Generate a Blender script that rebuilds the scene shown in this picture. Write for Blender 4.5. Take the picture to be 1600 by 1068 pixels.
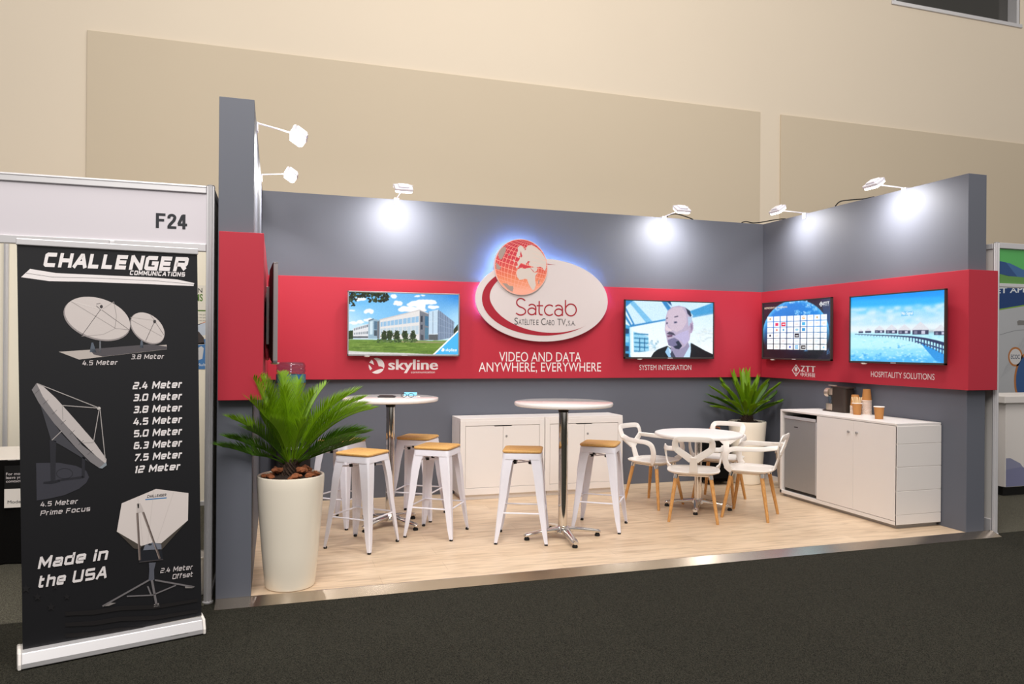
import bpy, bmesh, math, random
import numpy as np
from mathutils import Vector, Matrix

for o in list(bpy.data.objects):
    bpy.data.objects.remove(o)
scene = bpy.context.scene
COL = scene.collection
random.seed(11)

# ------------------------------------------------------------------ camera
CAMX, CAMY, CAMZ, YAW, ROLL, FPX = 0.131, -4.6999, 1.5, 0.3085, 0.0076, 1158.78
cam_data = bpy.data.cameras.new('camera')
cam_data.sensor_fit = 'HORIZONTAL'
cam_data.sensor_width = 36.0
cam_data.lens = FPX / 1600 * 36.0
cam_data.shift_y = 8.5 / 1600
cam_data.clip_end = 200
cam = bpy.data.objects.new('camera', cam_data)
COL.objects.link(cam)
_F = Vector((math.sin(YAW), math.cos(YAW), 0))
_R0 = Vector((math.cos(YAW), -math.sin(YAW), 0))
_U0 = Vector((0, 0, 1))
_R = _R0 * math.cos(ROLL) + _U0 * math.sin(ROLL)
_U = _U0 * math.cos(ROLL) - _R0 * math.sin(ROLL)
cam.matrix_world = Matrix(((_R.x, _U.x, -_F.x, CAMX), (_R.y, _U.y, -_F.y, CAMY), (_R.z, _U.z, -_F.z, CAMZ), (0, 0, 0, 1)))
scene.camera = cam

# ------------------------------------------------------------------ exposure, world, hall light
vs = scene.view_settings
vs.view_transform = 'Standard'
vs.look = 'None'
vs.exposure = -0.12
vs.gamma = 1.0
vs.use_curve_mapping = False
world = bpy.data.worlds.new('hall_ambient')
world.use_nodes = True
scene.world = world
world.node_tree.nodes['Background'].inputs[0].default_value = (1.0, 0.965, 0.93, 1)
world.node_tree.nodes['Background'].inputs[1].default_value = 0.42

def area_light(name, loc, target, size, power, color, sy=None):
    d = bpy.data.lights.new(name, 'AREA')
    d.shape = 'RECTANGLE'
    d.size = size
    d.size_y = sy or size
    d.energy = power
    d.color = color
    o = bpy.data.objects.new(name, d)
    COL.objects.link(o)
    o.location = loc
    o.rotation_euler = (Vector(target) - Vector(loc)).to_track_quat('-Z', 'Y').to_euler()
    return o
area_light('hall_lamp_overhead', (3.0, -2.6, 9.0), (2.8, 1.2, 0), 3.5, 370, (1.0, 0.955, 0.91))
area_light('hall_lamp_front', (-0.6, -5.0, 6.3), (2.2, 1.5, 0.9), 3.0, 440, (1.0, 0.96, 0.92))
area_light('hall_lamp_rear', (7.0, -2.0, 10.5), (7.0, 4.6, 1.5), 18.0, 330, (1.0, 0.94, 0.86), 3.0)

# ------------------------------------------------------------------ materials
def lin(c):
    return tuple((x / 12.92 if x <= 0.04045 else ((x + 0.055) / 1.055) ** 2.4) for x in c)
def rgb(r, g, b):
    return lin((r / 255, g / 255, b / 255))

def mat(name, col, rough=0.5, metal=0.0, spec=0.5, trans=0.0, emit=None, estr=0.0, noise=None, bump=None, coat=0.0, ior=1.45, alpha=1.0):
    """procedural principled material; noise=(scale, amount) varies the colour, bump=(scale, strength)"""
    m = bpy.data.materials.new(name)
    m.use_nodes = True
    nt = m.node_tree
    b = nt.nodes['Principled BSDF']
    b.inputs['Base Color'].default_value = (*col, 1)
    b.inputs['Roughness'].default_value = rough
    b.inputs['Metallic'].default_value = metal
    b.inputs['Specular IOR Level'].default_value = spec
    b.inputs['Transmission Weight'].default_value = trans
    b.inputs['Coat Weight'].default_value = coat
    b.inputs['IOR'].default_value = ior
    b.inputs['Alpha'].default_value = alpha
    if emit:
        b.inputs['Emission Color'].default_value = (*emit, 1)
        b.inputs['Emission Strength'].default_value = estr
    if noise or bump:
        tc = nt.nodes.new('ShaderNodeTexCoord')
    if noise:
        n = nt.nodes.new('ShaderNodeTexNoise')
        n.inputs['Scale'].default_value = noise[0]
        n.inputs['Detail'].default_value = 4
        nt.links.new(tc.outputs['Object'], n.inputs['Vector'])
        r = nt.nodes.new('ShaderNodeMixRGB')
        a = noise[1]
        r.inputs[1].default_value = (*[max(0, c * (1 - a)) for c in col], 1)
        r.inputs[2].default_value = (*[min(1, c * (1 + a)) for c in col], 1)
        nt.links.new(n.outputs['Fac'], r.inputs[0])
        nt.links.new(r.outputs[0], b.inputs['Base Color'])
    if bump:
        n2 = nt.nodes.new('ShaderNodeTexNoise')
        n2.inputs['Scale'].default_value = bump[0]
        n2.inputs['Detail'].default_value = 3
        nt.links.new(tc.outputs['Object'], n2.inputs['Vector'])
        bp = nt.nodes.new('ShaderNodeBump')
        bp.inputs['Strength'].default_value = bump[1]
        bp.inputs['Distance'].default_value = 0.005
        nt.links.new(n2.outputs['Fac'], bp.inputs['Height'])
        nt.links.new(bp.outputs[0], b.inputs['Normal'])
    return m

def attr_mat(name, rough, emission=0.0, spec=0.5):
    """colour read from the picture mesh's own colour attribute: printed (base colour) or shown on a screen (emission)"""
    m = bpy.data.materials.new(name)
    m.use_nodes = True
    nt = m.node_tree
    b = nt.nodes['Principled BSDF']
    a = nt.nodes.new('ShaderNodeAttribute')
    a.attribute_name = 'Col'
    b.inputs['Roughness'].default_value = rough
    b.inputs['Specular IOR Level'].default_value = spec
    if emission:
        b.inputs['Base Color'].default_value = (0.01, 0.01, 0.01, 1)
        nt.links.new(a.outputs['Color'], b.inputs['Emission Color'])
        b.inputs['Emission Strength'].default_value = emission
    else:
        nt.links.new(a.outputs['Color'], b.inputs['Base Color'])
    return m

def carpet_mat(name, c0, c1):
    m = bpy.data.materials.new(name)
    m.use_nodes = True
    nt = m.node_tree
    b = nt.nodes['Principled BSDF']
    b.inputs['Roughness'].default_value = 0.95
    b.inputs['Specular IOR Level'].default_value = 0.15
    tc = nt.nodes.new('ShaderNodeTexCoord')
    n = nt.nodes.new('ShaderNodeTexNoise')
    n.inputs['Scale'].default_value = 190
    n.inputs['Detail'].default_value = 5
    n.inputs['Roughness'].default_value = 0.75
    nt.links.new(tc.outputs['Object'], n.inputs['Vector'])
    r = nt.nodes.new('ShaderNodeValToRGB')
    r.color_ramp.elements[0].position = 0.40
    r.color_ramp.elements[0].color = (*c0, 1)
    r.color_ramp.elements[1].position = 0.62
    r.color_ramp.elements[1].color = (*c1, 1)
    nt.links.new(n.outputs['Fac'], r.inputs[0])
    # carpet tile seams every 1 m
    br = nt.nodes.new('ShaderNodeTexBrick')
    br.offset = 0.0
    br.inputs['Scale'].default_value = 1.0
    br.inputs['Brick Width'].default_value = 1.0
    br.inputs['Row Height'].default_value = 1.0
    br.inputs['Mortar Size'].default_value = 0.002
    br.inputs['Color1'].default_value = (1, 1, 1, 1)
    br.inputs['Color2'].default_value = (0.93, 0.93, 0.93, 1)
    br.inputs['Mortar'].default_value = (0.7, 0.7, 0.7, 1)
    nt.links.new(tc.outputs['Object'], br.inputs['Vector'])
    mx = nt.nodes.new('ShaderNodeMixRGB')
    mx.blend_type = 'MULTIPLY'
    mx.inputs[0].default_value = 1.0
    nt.links.new(r.outputs[0], mx.inputs[1])
    nt.links.new(br.outputs['Color'], mx.inputs[2])
    nt.links.new(mx.outputs[0], b.inputs['Base Color'])
    bp = nt.nodes.new('ShaderNodeBump')
    bp.inputs['Strength'].default_value = 0.6
    bp.inputs['Distance'].default_value = 0.01
    nt.links.new(n.outputs['Fac'], bp.inputs['Height'])
    nt.links.new(bp.outputs[0], b.inputs['Normal'])
    return m

def plank_mat(name):
    m = bpy.data.materials.new(name)
    m.use_nodes = True
    nt = m.node_tree
    L = nt.links.new
    b = nt.nodes['Principled BSDF']
    b.inputs['Roughness'].default_value = 0.38
    b.inputs['Specular IOR Level'].default_value = 0.4
    tc = nt.nodes.new('ShaderNodeTexCoord')
    br = nt.nodes.new('ShaderNodeTexBrick')
    br.offset = 0.37
    br.inputs['Scale'].default_value = 1.0
    br.inputs['Brick Width'].default_value = 1.25
    br.inputs['Row Height'].default_value = 0.19
    br.inputs['Mortar Size'].default_value = 0.0012
    br.inputs['Color1'].default_value = (*rgb(222, 198, 170), 1)
    br.inputs['Color2'].default_value = (*rgb(208, 182, 153), 1)
    br.inputs['Mortar'].default_value = (*rgb(190, 162, 132), 1)
    L(tc.outputs['Object'], br.inputs['Vector'])
    mp = nt.nodes.new('ShaderNodeMapping')
    mp.inputs['Scale'].default_value = (2.0, 17, 1)
    L(tc.outputs['Object'], mp.inputs['Vector'])
    n = nt.nodes.new('ShaderNodeTexNoise')
    n.inputs['Scale'].default_value = 1.6
    n.inputs['Detail'].default_value = 6
    n.inputs['Distortion'].default_value = 0.8
    L(mp.outputs[0], n.inputs['Vector'])
    r = nt.nodes.new('ShaderNodeValToRGB')
    r.color_ramp.elements[0].position = 0.3
    r.color_ramp.elements[0].color = (0.58, 0.53, 0.48, 1)
    r.color_ramp.elements[1].position = 0.56
    r.color_ramp.elements[1].color = (1, 1, 1, 1)
    L(n.outputs['Fac'], r.inputs[0])
    mx = nt.nodes.new('ShaderNodeMixRGB')
    mx.blend_type = 'MULTIPLY'
    mx.inputs[0].default_value = 0.62
    L(br.outputs['Color'], mx.inputs[1])
    L(r.outputs[0], mx.inputs[2])
    L(mx.outputs[0], b.inputs['Base Color'])
    return m

def wood_mat(name, c0, c1, scale=(4, 60, 4), rough=0.45):
    m = bpy.data.materials.new(name)
    m.use_nodes = True
    nt = m.node_tree
    b = nt.nodes['Principled BSDF']
    b.inputs['Roughness'].default_value = rough
    tc = nt.nodes.new('ShaderNodeTexCoord')
    mp = nt.nodes.new('ShaderNodeMapping')
    mp.inputs['Scale'].default_value = scale
    nt.links.new(tc.outputs['Object'], mp.inputs['Vector'])
    n = nt.nodes.new('ShaderNodeTexNoise')
    n.inputs['Scale'].default_value = 3
    n.inputs['Detail'].default_value = 5
    nt.links.new(mp.outputs[0], n.inputs['Vector'])
    r = nt.nodes.new('ShaderNodeValToRGB')
    r.color_ramp.elements[0].position = 0.35
    r.color_ramp.elements[0].color = (*c0, 1)
    r.color_ramp.elements[1].position = 0.65
    r.color_ramp.elements[1].color = (*c1, 1)
    nt.links.new(n.outputs['Fac'], r.inputs[0])
    nt.links.new(r.outputs[0], b.inputs['Base Color'])
    return m

M = {}
M['hall_wall'] = mat('hall_wall_paint', rgb(226, 212, 192), 0.9, noise=(0.6, 0.03))
M['hall_panel'] = mat('hall_panel_paint', rgb(206, 191, 168), 0.9, noise=(0.6, 0.03))
M['carpet'] = carpet_mat('charcoal_carpet', rgb(10, 10, 8), rgb(68, 66, 56))
M['booth_carpet'] = carpet_mat('grey_booth_carpet', rgb(40, 39, 34), rgb(124, 120, 106))
M['planks'] = plank_mat('pale_plank_laminate')
M['grey'] = mat('grey_wall_paint', rgb(98, 101, 111), 0.6, noise=(1.5, 0.03), bump=(250, 0.05))
M['red'] = mat('red_vinyl', rgb(182, 47, 63), 0.5, noise=(1.5, 0.03), spec=0.35)
M['vinyl_white'] = mat('white_vinyl_lettering', rgb(236, 226, 226), 0.6)
M['alu'] = mat('brushed_aluminium', rgb(196, 184, 170), 0.24, 1.0, noise=(6, 0.08))
M['alu_post'] = mat('anodised_aluminium', rgb(214, 212, 214), 0.4, 0.45)
M['white'] = mat('white_laminate', rgb(234, 228, 224), 0.35, noise=(2, 0.02))
M['white_gloss'] = mat('white_gloss_laminate', rgb(250, 244, 241), 0.05, spec=0.35, noise=(2, 0.01))
M['white_satin'] = mat('white_satin_laminate', rgb(244, 240, 238), 0.4, spec=0.3, noise=(2, 0.01))
M['white_metal'] = mat('white_powder_coat', rgb(236, 234, 243), 0.35, noise=(30, 0.03))
M['white_plastic'] = mat('white_plastic', rgb(240, 234, 228), 0.3, noise=(5, 0.01))
M['seat_wood'] = wood_mat('bamboo_seat_wood', rgb(206, 156, 86), rgb(226, 178, 106), (14, 90, 14))
M['leg_wood'] = wood_mat('oak_leg_wood', rgb(190, 132, 70), rgb(218, 164, 98), (60, 60, 6))
M['chrome'] = mat('polished_chrome', rgb(225, 220, 214), 0.08, 1.0, noise=(3, 0.02))
M['steel'] = mat('brushed_steel', rgb(166, 164, 164), 0.4, 0.45, noise=(80, 0.05))
M['black'] = mat('black_plastic', rgb(20, 19, 19), 0.4, noise=(40, 0.1))
M['black_rubber'] = mat('black_rubber', rgb(14, 13, 13), 0.7, noise=(40, 0.1))
M['black_cloth'] = mat('black_cloth', rgb(16, 15, 14), 0.95, spec=0.1, bump=(90, 0.4))
M['dark_bezel'] = mat('dark_grey_bezel', rgb(70, 66, 64), 0.35, 0.4, noise=(20, 0.03))
M['silver_bezel'] = mat('silver_bezel', rgb(168, 166, 168), 0.35, 0.6, noise=(20, 0.03))
M['pot'] = mat('cream_glazed_pot', rgb(252, 242, 224), 0.2, noise=(2, 0.01))
M['soil'] = mat('dark_soil', rgb(46, 34, 28), 0.95, noise=(40, 0.5), bump=(80, 1.0))
M['bark'] = mat('red_brown_bark', rgb(142, 84, 52), 0.9, noise=(30, 0.35), bump=(60, 0.8))
M['trunk'] = mat('shaggy_palm_trunk', rgb(62, 46, 36), 0.95, noise=(40, 0.4), bump=(60, 1.0))
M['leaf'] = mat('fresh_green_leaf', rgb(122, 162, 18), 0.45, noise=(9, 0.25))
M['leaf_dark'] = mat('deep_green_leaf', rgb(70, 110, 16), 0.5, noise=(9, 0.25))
for k in ('leaf', 'leaf_dark'):       # thin leaves let some light through
    nt = M[k].node_tree
    b = nt.nodes['Principled BSDF']
    tr = nt.nodes.new('ShaderNodeBsdfTranslucent')
    mx = nt.nodes.new('ShaderNodeMixShader')
    mx.inputs[0].default_value = 0.4
    src = b.inputs['Base Color'].links[0].from_socket
    nt.links.new(src, tr.inputs['Color'])
    nt.links.new(b.outputs[0], mx.inputs[1])
    nt.links.new(tr.outputs[0], mx.inputs[2])
    nt.links.new(mx.outputs[0], nt.nodes['Material Output'].inputs['Surface'])
M['glass'] = mat('smoked_glass', rgb(52, 50, 46), 0.1, spec=0.6, noise=(0.7, 0.2))
M['clear_plastic'] = mat('clear_blue_plastic', (0.72, 0.86, 0.95), 0.03, trans=1.0, ior=1.42)
M['water_label'] = mat('blue_bottle_label', rgb(38, 92, 140), 0.4, noise=(60, 0.2))
M['lamp_glow'] = mat('lamp_glow', (1, 0.97, 0.92), 0.4, emit=(1.0, 0.96, 0.90), estr=14)
M['led_blue'] = mat('blue_led_strip', (0.4, 0.6, 1), 0.4, emit=(0.30, 0.50, 1.0), estr=80)
M['sign_face'] = mat('white_sign_acrylic', rgb(212, 202, 201), 0.45, noise=(3, 0.01))
M['sign_red'] = mat('dark_red_sign_vinyl', rgb(160, 28, 46), 0.5)
M['sign_grey'] = mat('grey_sign_lettering', rgb(92, 88, 90), 0.5)
M['fascia_white'] = mat('white_fascia_board', rgb(212, 206, 212), 0.55, noise=(1, 0.01))
M['shell_panel'] = mat('cream_shell_panel', rgb(246, 238, 220), 0.6, noise=(1, 0.02))
M['shell_panel_grey'] = mat('pale_grey_shell_panel', rgb(190, 186, 182), 0.6, noise=(1, 0.02))
M['ink'] = mat('black_ink', rgb(34, 36, 42), 0.6)
M['kraft'] = mat('kraft_paper', rgb(186, 128, 70), 0.7, noise=(25, 0.08))
M['paper_white'] = mat('white_paper', rgb(240, 232, 224), 0.7, noise=(25, 0.02))
M['rim_white'] = mat('paper_cup_rims', rgb(226, 204, 190), 0.6, noise=(25, 0.03))
M['stir_wood'] = mat('pale_birch', rgb(236, 206, 160), 0.7, noise=(40, 0.06))
M['machine'] = mat('dark_bronze_plastic', rgb(66, 56, 50), 0.35, 0.3, noise=(30, 0.05))
M['machine_steel'] = mat('satin_champagne_metal', rgb(205, 188, 170), 0.3, 0.7, noise=(30, 0.03))
M['bin_grey'] = mat('beige_bin_plastic', rgb(170, 156, 142), 0.5, noise=(12, 0.04))
M['screen'] = attr_mat('lit_screen_picture', 0.25, 1.18)
M['print'] = attr_mat('printed_picture', 0.32)
M['print_matt'] = attr_mat('printed_board', 0.6)

# ------------------------------------------------------------------ geometry helpers
def vec(*a):
    return Vector(a)

def spline(pts, n=8, closed=False):
    P = [Vector(p) for p in pts]
    out = []
    N = len(P)
    for i in range(N if closed else N - 1):
        p1, p2 = P[i], P[(i + 1) % N]
        p0 = P[i - 1] if (i > 0 or closed) else p1 * 2 - p2
        p3 = P[(i + 2) % N] if (i + 2 < N or closed) else p2 * 2 - p1
        for k in range(n):
            t = k / n
            out.append(0.5 * ((2 * p1) + (p2 - p0) * t + (2 * p0 - 5 * p1 + 4 * p2 - p3) * t * t + (3 * p1 - p0 - 3 * p2 + p3) * t ** 3))
    if not closed:
        out.append(P[-1].copy())
    return out

class MB:
    def __init__(s):
        s.v, s.f = [], []
    def add(s, vv, ff):
        b = len(s.v)
        s.v += [tuple(p) for p in vv]
        s.f += [tuple(i + b for i in q) for q in ff]
        return s
    def box(s, x0, x1, y0, y1, z0, z1, mtx=None):
        vv = [Vector(p) for p in ((x0, y0, z0), (x1, y0, z0), (x1, y1, z0), (x0, y1, z0), (x0, y0, z1), (x1, y0, z1), (x1, y1, z1), (x0, y1, z1))]
        if mtx is not None:
            vv = [mtx @ p for p in vv]
        return s.add(vv, [(0, 3, 2, 1), (4, 5, 6, 7), (0, 1, 5, 4), (1, 2, 6, 5), (2, 3, 7, 6), (3, 0, 4, 7)])
    def loft(s, rings, cap=True, closed=True):
        n = len(rings[0])
        b = len(s.v)
        for r in rings:
            s.v += [tuple(p) for p in r]
        for i in range(len(rings) - 1):
            for j in range(n if closed else n - 1):
                k = (j + 1) % n
                s.f.append((b + i * n + j, b + i * n + k, b + (i + 1) * n + k, b + (i + 1) * n + j))
        if cap:
            s.f.append(tuple(b + j for j in reversed(range(n))))
            s.f.append(tuple(b + (len(rings) - 1) * n + j for j in range(n)))
        return s
    def lathe(s, prof, c=(0, 0, 0), n=32, cap=True):
        c = Vector(c)
        rings = [[c + Vector((r * math.cos(2 * math.pi * k / n), r * math.sin(2 * math.pi * k / n), z)) for k in range(n)] for r, z in prof]
        return s.loft(rings, cap)
    def tube(s, pts, r, n=8, cap=True):
        P = [Vector(p) for p in pts]
        m = len(P)
        rings = []
        ref = None
        for i, p in enumerate(P):
            t = (P[min(i + 1, m - 1)] - P[max(i - 1, 0)]).normalized()
            if ref is None:
                ref = t.orthogonal().normalized()
            ref = (ref - t * ref.dot(t)).normalized()
            b = t.cross(ref)
            rr = r[i] if isinstance(r, (list, tuple)) else r
            rings.append([p + ref * (rr * math.cos(2 * math.pi * k / n)) + b * (rr * math.sin(2 * math.pi * k / n)) for k in range(n)])
        return s.loft(rings, cap)
    def band(s, pts, w, t, nrm):
        """flat rounded band swept along pts; nrm(i/m, p) gives the thickness direction"""
        P = [Vector(p) for p in pts]
        m = len(P)
        sec = []
        for q in range(12):
            a = 2 * math.pi * q / 12
            ca, sa = math.cos(a), math.sin(a)
            sec.append((math.copysign(abs(ca) ** 0.36, ca) * 0.5, math.copysign(abs(sa) ** 0.36, sa) * 0.5))
        rings = []
        for i, p in enumerate(P):
            T = (P[min(i + 1, m - 1)] - P[max(i - 1, 0)]).normalized()
            N = Vector(nrm(i / (m - 1), p))
            N = (N - T * N.dot(T)).normalized()
            B = T.cross(N)
            ww = w(i / (m - 1)) if callable(w) else w
            rings.append([p + B * (a * ww) + N * (b * t) for a, b in sec])
        return s.loft(rings)
    def build(s, name, material, parent=None, smooth=None, bevel=0, loc=None, rotz=0, seg=2):
        me = bpy.data.meshes.new(name)
        me.from_pydata(s.v, [], s.f)
        me.update()
        bm = bmesh.new()
        bm.from_mesh(me)
        bmesh.ops.recalc_face_normals(bm, faces=bm.faces)
        bm.to_mesh(me)
        bm.free()
        return finish(me, name, material, parent, smooth, bevel, loc, rotz, seg)

def finish(me, name, material, parent=None, smooth=None, bevel=0, loc=None, rotz=0, seg=2):
    if material is not None:
        me.materials.append(M[material] if isinstance(material, str) else material)
    if smooth is not None:
        me.shade_smooth()
        me.set_sharp_from_angle(angle=math.radians(smooth))
    o = bpy.data.objects.new(name, me)
    COL.objects.link(o)
    if parent is not None:
        o.parent = parent
    if loc is not None:
        o.location = loc
    o.rotation_euler = (0, 0, rotz)
    if bevel:
        b = o.modifiers.new('bevel', 'BEVEL')
        b.width = bevel
        b.segments = seg
        b.limit_method = 'ANGLE'
        b.angle_limit = math.radians(40)
    return o

def tag(o, label=None, cat=None, group=None, kind=None):
    if label: o['label'] = label
    if cat: o['category'] = cat
    if group: o['group'] = group
    if kind: o['kind'] = kind
    return o

def thing(name, label, cat, loc=(0, 0, 0), rotz=0, group=None):
    o = bpy.data.objects.new(name, None)
    o.empty_display_size = 0.1
    COL.objects.link(o)
    o.location = loc
    o.rotation_euler = (0, 0, rotz)
    return tag(o, label, cat, group)

def dup(root, loc, rotz, label, group=None):
    """a copy of a thing with copies of its parts and their sub-parts"""
    def cp(o, par):
        c = o.copy()
        COL.objects.link(c)
        c.parent = par
        for ch in list(o.children):
            cp(ch, c)
        return c
    r = cp(root, None)
    r.location = loc
    r.rotation_euler = (0, 0, rotz)
    r['label'] = label
    if group:
        r['group'] = group
    return r

# ------------------------------------------------------------------ lettering
_fcache = {}
def font_mesh(body, offset=0.0, shear=0.0):
    key = (body, offset, shear)
    if key in _fcache:
        return _fcache[key]
    cu = bpy.data.curves.new('lettering', 'FONT')
    cu.body = body
    cu.size = 1.0
    cu.offset = offset
    cu.shear = shear
    cu.resolution_u = 4
    ob = bpy.data.objects.new('lettering_tmp', cu)
    COL.objects.link(ob)
    dg = bpy.context.evaluated_depsgraph_get()
    dg.update()
    me = bpy.data.meshes.new_from_object(ob.evaluated_get(dg))
    v = [(p.co.x, p.co.y) for p in me.vertices]
    f = [tuple(p.vertices) for p in me.polygons]
    bpy.data.objects.remove(ob)
    bpy.data.meshes.remove(me)
    bpy.data.curves.remove(cu)
    _fcache[key] = (v, f)
    return v, f
_cap = None
def cap_h():
    global _cap
    if _cap is None:
        v, _ = font_mesh('H')
        _cap = max(p[1] for p in v)
    return _cap
def fit_text(body, x0, x1, y0, ycap, offset=0.0, shear=0.0):
    """lettering whose ink spans x0..x1 and whose capitals stand from y0 to ycap (in any 2-D frame)"""
    v, f = font_mesh(body, offset, shear)
    a = min(p[0] for p in v)
    b = max(p[0] for p in v)
    sx = (x1 - x0) / (b - a)
    sy = (ycap - y0) / cap_h()
    return [(x0 + (p[0] - a) * sx, y0 + p[1] * sy) for p in v], f

# squared stroke letters (wide italic display type)
C_ = 0.08
def _glyphs():
    g = {}
    w = 0.78
    g['C'] = (w, [[(w, 1), (C_, 1), (0, 1 - C_), (0, C_), (C_, 0), (w, 0)]])
    g['H'] = (w, [[(0, 0), (0, 1)], [(w, 0), (w, 1)], [(0, .5), (w, .5)]])
    g['A'] = (w, [[(-.02, 0), (w * .5, 1), (w * .62, 1), (w, 0)], [(w * .2, .3), (w * .9, .3)]])
    g['L'] = (w * .85, [[(0, 1), (0, 0), (w * .85, 0)]])
    g['E'] = (w * .92, [[(w * .92, 1), (0, 1), (0, 0), (w * .92, 0)], [(0, .5), (w * .85, .5)]])
    g['N'] = (w, [[(0, 0), (0, 1)], [(.04, 1), (w - .04, 0)], [(w, 0), (w, 1)]])
    g['G'] = (w, [[(w, 1), (C_, 1), (0, 1 - C_), (0, C_), (C_, 0), (w, 0), (w, .5), (w * .5, .5)]])
    g['R'] = (w, [[(0, 0), (0, 1), (w - C_ * .6, 1), (w, 1 - C_ * .6), (w, .5 + C_ * .6), (w - C_ * .6, .46), (0, .46)], [(w * .55, .46), (w, 0)]])
    g['O'] = (w, [[(C_, 0), (w - C_, 0), (w, C_), (w, 1 - C_), (w - C_, 1), (C_, 1), (0, 1 - C_), (0, C_), (C_, 0)]])
    g['M'] = (w * 1.15, [[(0, 0), (0, 1)], [(.03, 1), (w * .57, .25), (w * 1.12, 1)], [(w * 1.15, 0), (w * 1.15, 1)]])
    g['U'] = (w, [[(0, 1), (0, C_), (C_, 0), (w - C_, 0), (w, C_), (w, 1)]])
    g['I'] = (0, [[(0, 0), (0, 1)]])
    g['T'] = (w, [[(0, 1), (w, 1)], [(w / 2, 1), (w / 2, 0)]])
    g['S'] = (w, [[(w, 1), (C_ * .7, 1), (0, 1 - C_ * .7), (0, .5 + C_ * .6), (C_ * .6, .5), (w - C_ * .6, .5), (w, .5 - C_ * .6), (w, C_ * .7), (w - C_ * .7, 0), (0, 0)]])
    g['P'] = (w, [[(0, 0), (0, 1), (w - C_ * .6, 1), (w, 1 - C_ * .6), (w, .5 + C_ * .4), (w - C_ * .6, .44), (0, .44)]])
    g['F'] = (w * .9, [[(w * .9, 1), (0, 1), (0, 0)], [(0, .5), (w * .8, .5)]])
    x = 0.72
    u = 0.62
    c = 0.07
    g['a'] = (u, [[(.05, x), (u - c, x), (u, x - c), (u, 0), (c, 0), (0, c), (0, x * .5 - .05), (c * .6, x * .52), (u, x * .52)]])
    g['d'] = (u, [[(u, 1), (u, 0), (c, 0), (0, c), (0, x - c), (c, x), (u, x)]])
    g['e'] = (u, [[(0, x * .48), (u, x * .48), (u, x - c), (u - c, x), (c, x), (0, x - c), (0, c), (c, 0), (u * .95, 0)]])
    g['i'] = (0, [[(0, 0), (0, .58)], [(0, .94), (0, .96)]])
    g['n'] = (u, [[(0, 0), (0, x), (u - c, x), (u, x - c), (u, 0)]])
    g['h'] = (u, [[(0, 0), (0, 1)], [(0, x), (u - c, x), (u, x - c), (u, 0)]])
    g['t'] = (u * .6, [[(0, 1), (0, c), (c, 0), (u * .6, 0)], [(-.12, x), (u * .6, x)]])
    g['r'] = (u * .62, [[(0, 0), (0, x), (u * .62, x)]])
    g['m'] = (u * 1.5, [[(0, 0), (0, x), (u * 1.5 - c, x), (u * 1.5, x - c), (u * 1.5, 0)], [(u * .75, 0), (u * .75, x)]])
    g['o'] = (u, [[(c, 0), (u - c, 0), (u, c), (u, x - c), (u - c, x), (c, x), (0, x - c), (0, c), (c, 0)]])
    g['c'] = (u * .92, [[(u * .92, x), (c, x), (0, x - c), (0, c), (c, 0), (u * .92, 0)]])
    g['u'] = (u, [[(0, x), (0, c), (c, 0), (u, 0)], [(u, 0), (u, x)]])
    g['s'] = (u * .95, [[(u * .95, x), (0, x), (0, x * .5), (u * .95, x * .5), (u * .95, 0), (0, 0)]])
    g['f'] = (u * .55, [[(0, 0), (0, 1 - c), (c, 1), (u * .55, 1)], [(-.1, x), (u * .5, x)]])
    g['.'] = (0, [[(0, 0), (0, .02)]])
    d = 0.66
    g['0'] = (d, [[(c, 0), (d - c, 0), (d, c), (d, 1 - c), (d - c, 1), (c, 1), (0, 1 - c), (0, c), (c, 0)]])
    g['1'] = (.2, [[(0, .9), (.2, 1), (.2, 0)]])
    g['2'] = (d, [[(0, 1), (d - c, 1), (d, 1 - c), (d, .5 + c), (d - c, .5), (c, .5), (0, .5 - c), (0, 0), (d, 0)]])
    g['3'] = (d, [[(0, 1), (d - c, 1), (d, 1 - c), (d, c), (d - c, 0), (0, 0)], [(d * .2, .52), (d, .52)]])
    g['4'] = (d, [[(d * .35, 1), (0, .25), (d * 1.1, .25)], [(d * .75, .6), (d * .75, 0)]])
    g['5'] = (d, [[(d, 1), (0, 1), (0, .55), (d - c, .55), (d, .55 - c), (d, c), (d - c, 0), (0, 0)]])
    g['6'] = (d, [[(d * .9, 1), (c, 1), (0, 1 - c), (0, c), (c, 0), (d - c, 0), (d, c), (d, .54 - c), (d - c, .54), (0, .54)]])
    g['7'] = (d, [[(0, 1), (d, 1), (d * .3, 0)]])
    g['8'] = (d, [[(c, 0), (d - c, 0), (d, c), (d, 1 - c), (d - c, 1), (c, 1), (0, 1 - c), (0, c), (c, 0)], [(0, .52), (d, .52)]])
    return g
GL = _glyphs()
def stroke_poly(pl, t):
    """a polyline thickened to quads with mitred joints"""
    closed = pl[0] == pl[-1]
    P = [np.array(p, float) for p in (pl[:-1] if closed else pl)]
    n = len(P)
    V, Fc = [], []
    def nr(a, b):
        d = b - a
        d = d / (np.hypot(*d) + 1e-9)
        return np.array([-d[1], d[0]])
    L_, R_ = [], []
    for i in range(n):
        if closed or 0 < i < n - 1:
            n1 = nr(P[i - 1], P[i])
            n2 = nr(P[i], P[(i + 1) % n])
            m_ = n1 + n2
            m_ = m_ / (np.hypot(*m_) + 1e-9)
            k = min(1 / max(0.35, float(m_ @ n1)), 2.2)
            off = m_ * k * t / 2
            base = P[i]
        else:
            j = (0, 1) if i == 0 else (n - 2, n - 1)
            off = nr(P[j[0]], P[j[1]]) * t / 2
            base = P[i].copy()
        L_.append(base + off)
        R_.append(base - off)
    V = L_ + R_
    for i in range(n if closed else n - 1):
        k = (i + 1) % n
        Fc.append((i, k, n + k, n + i))
    return V, Fc
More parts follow.
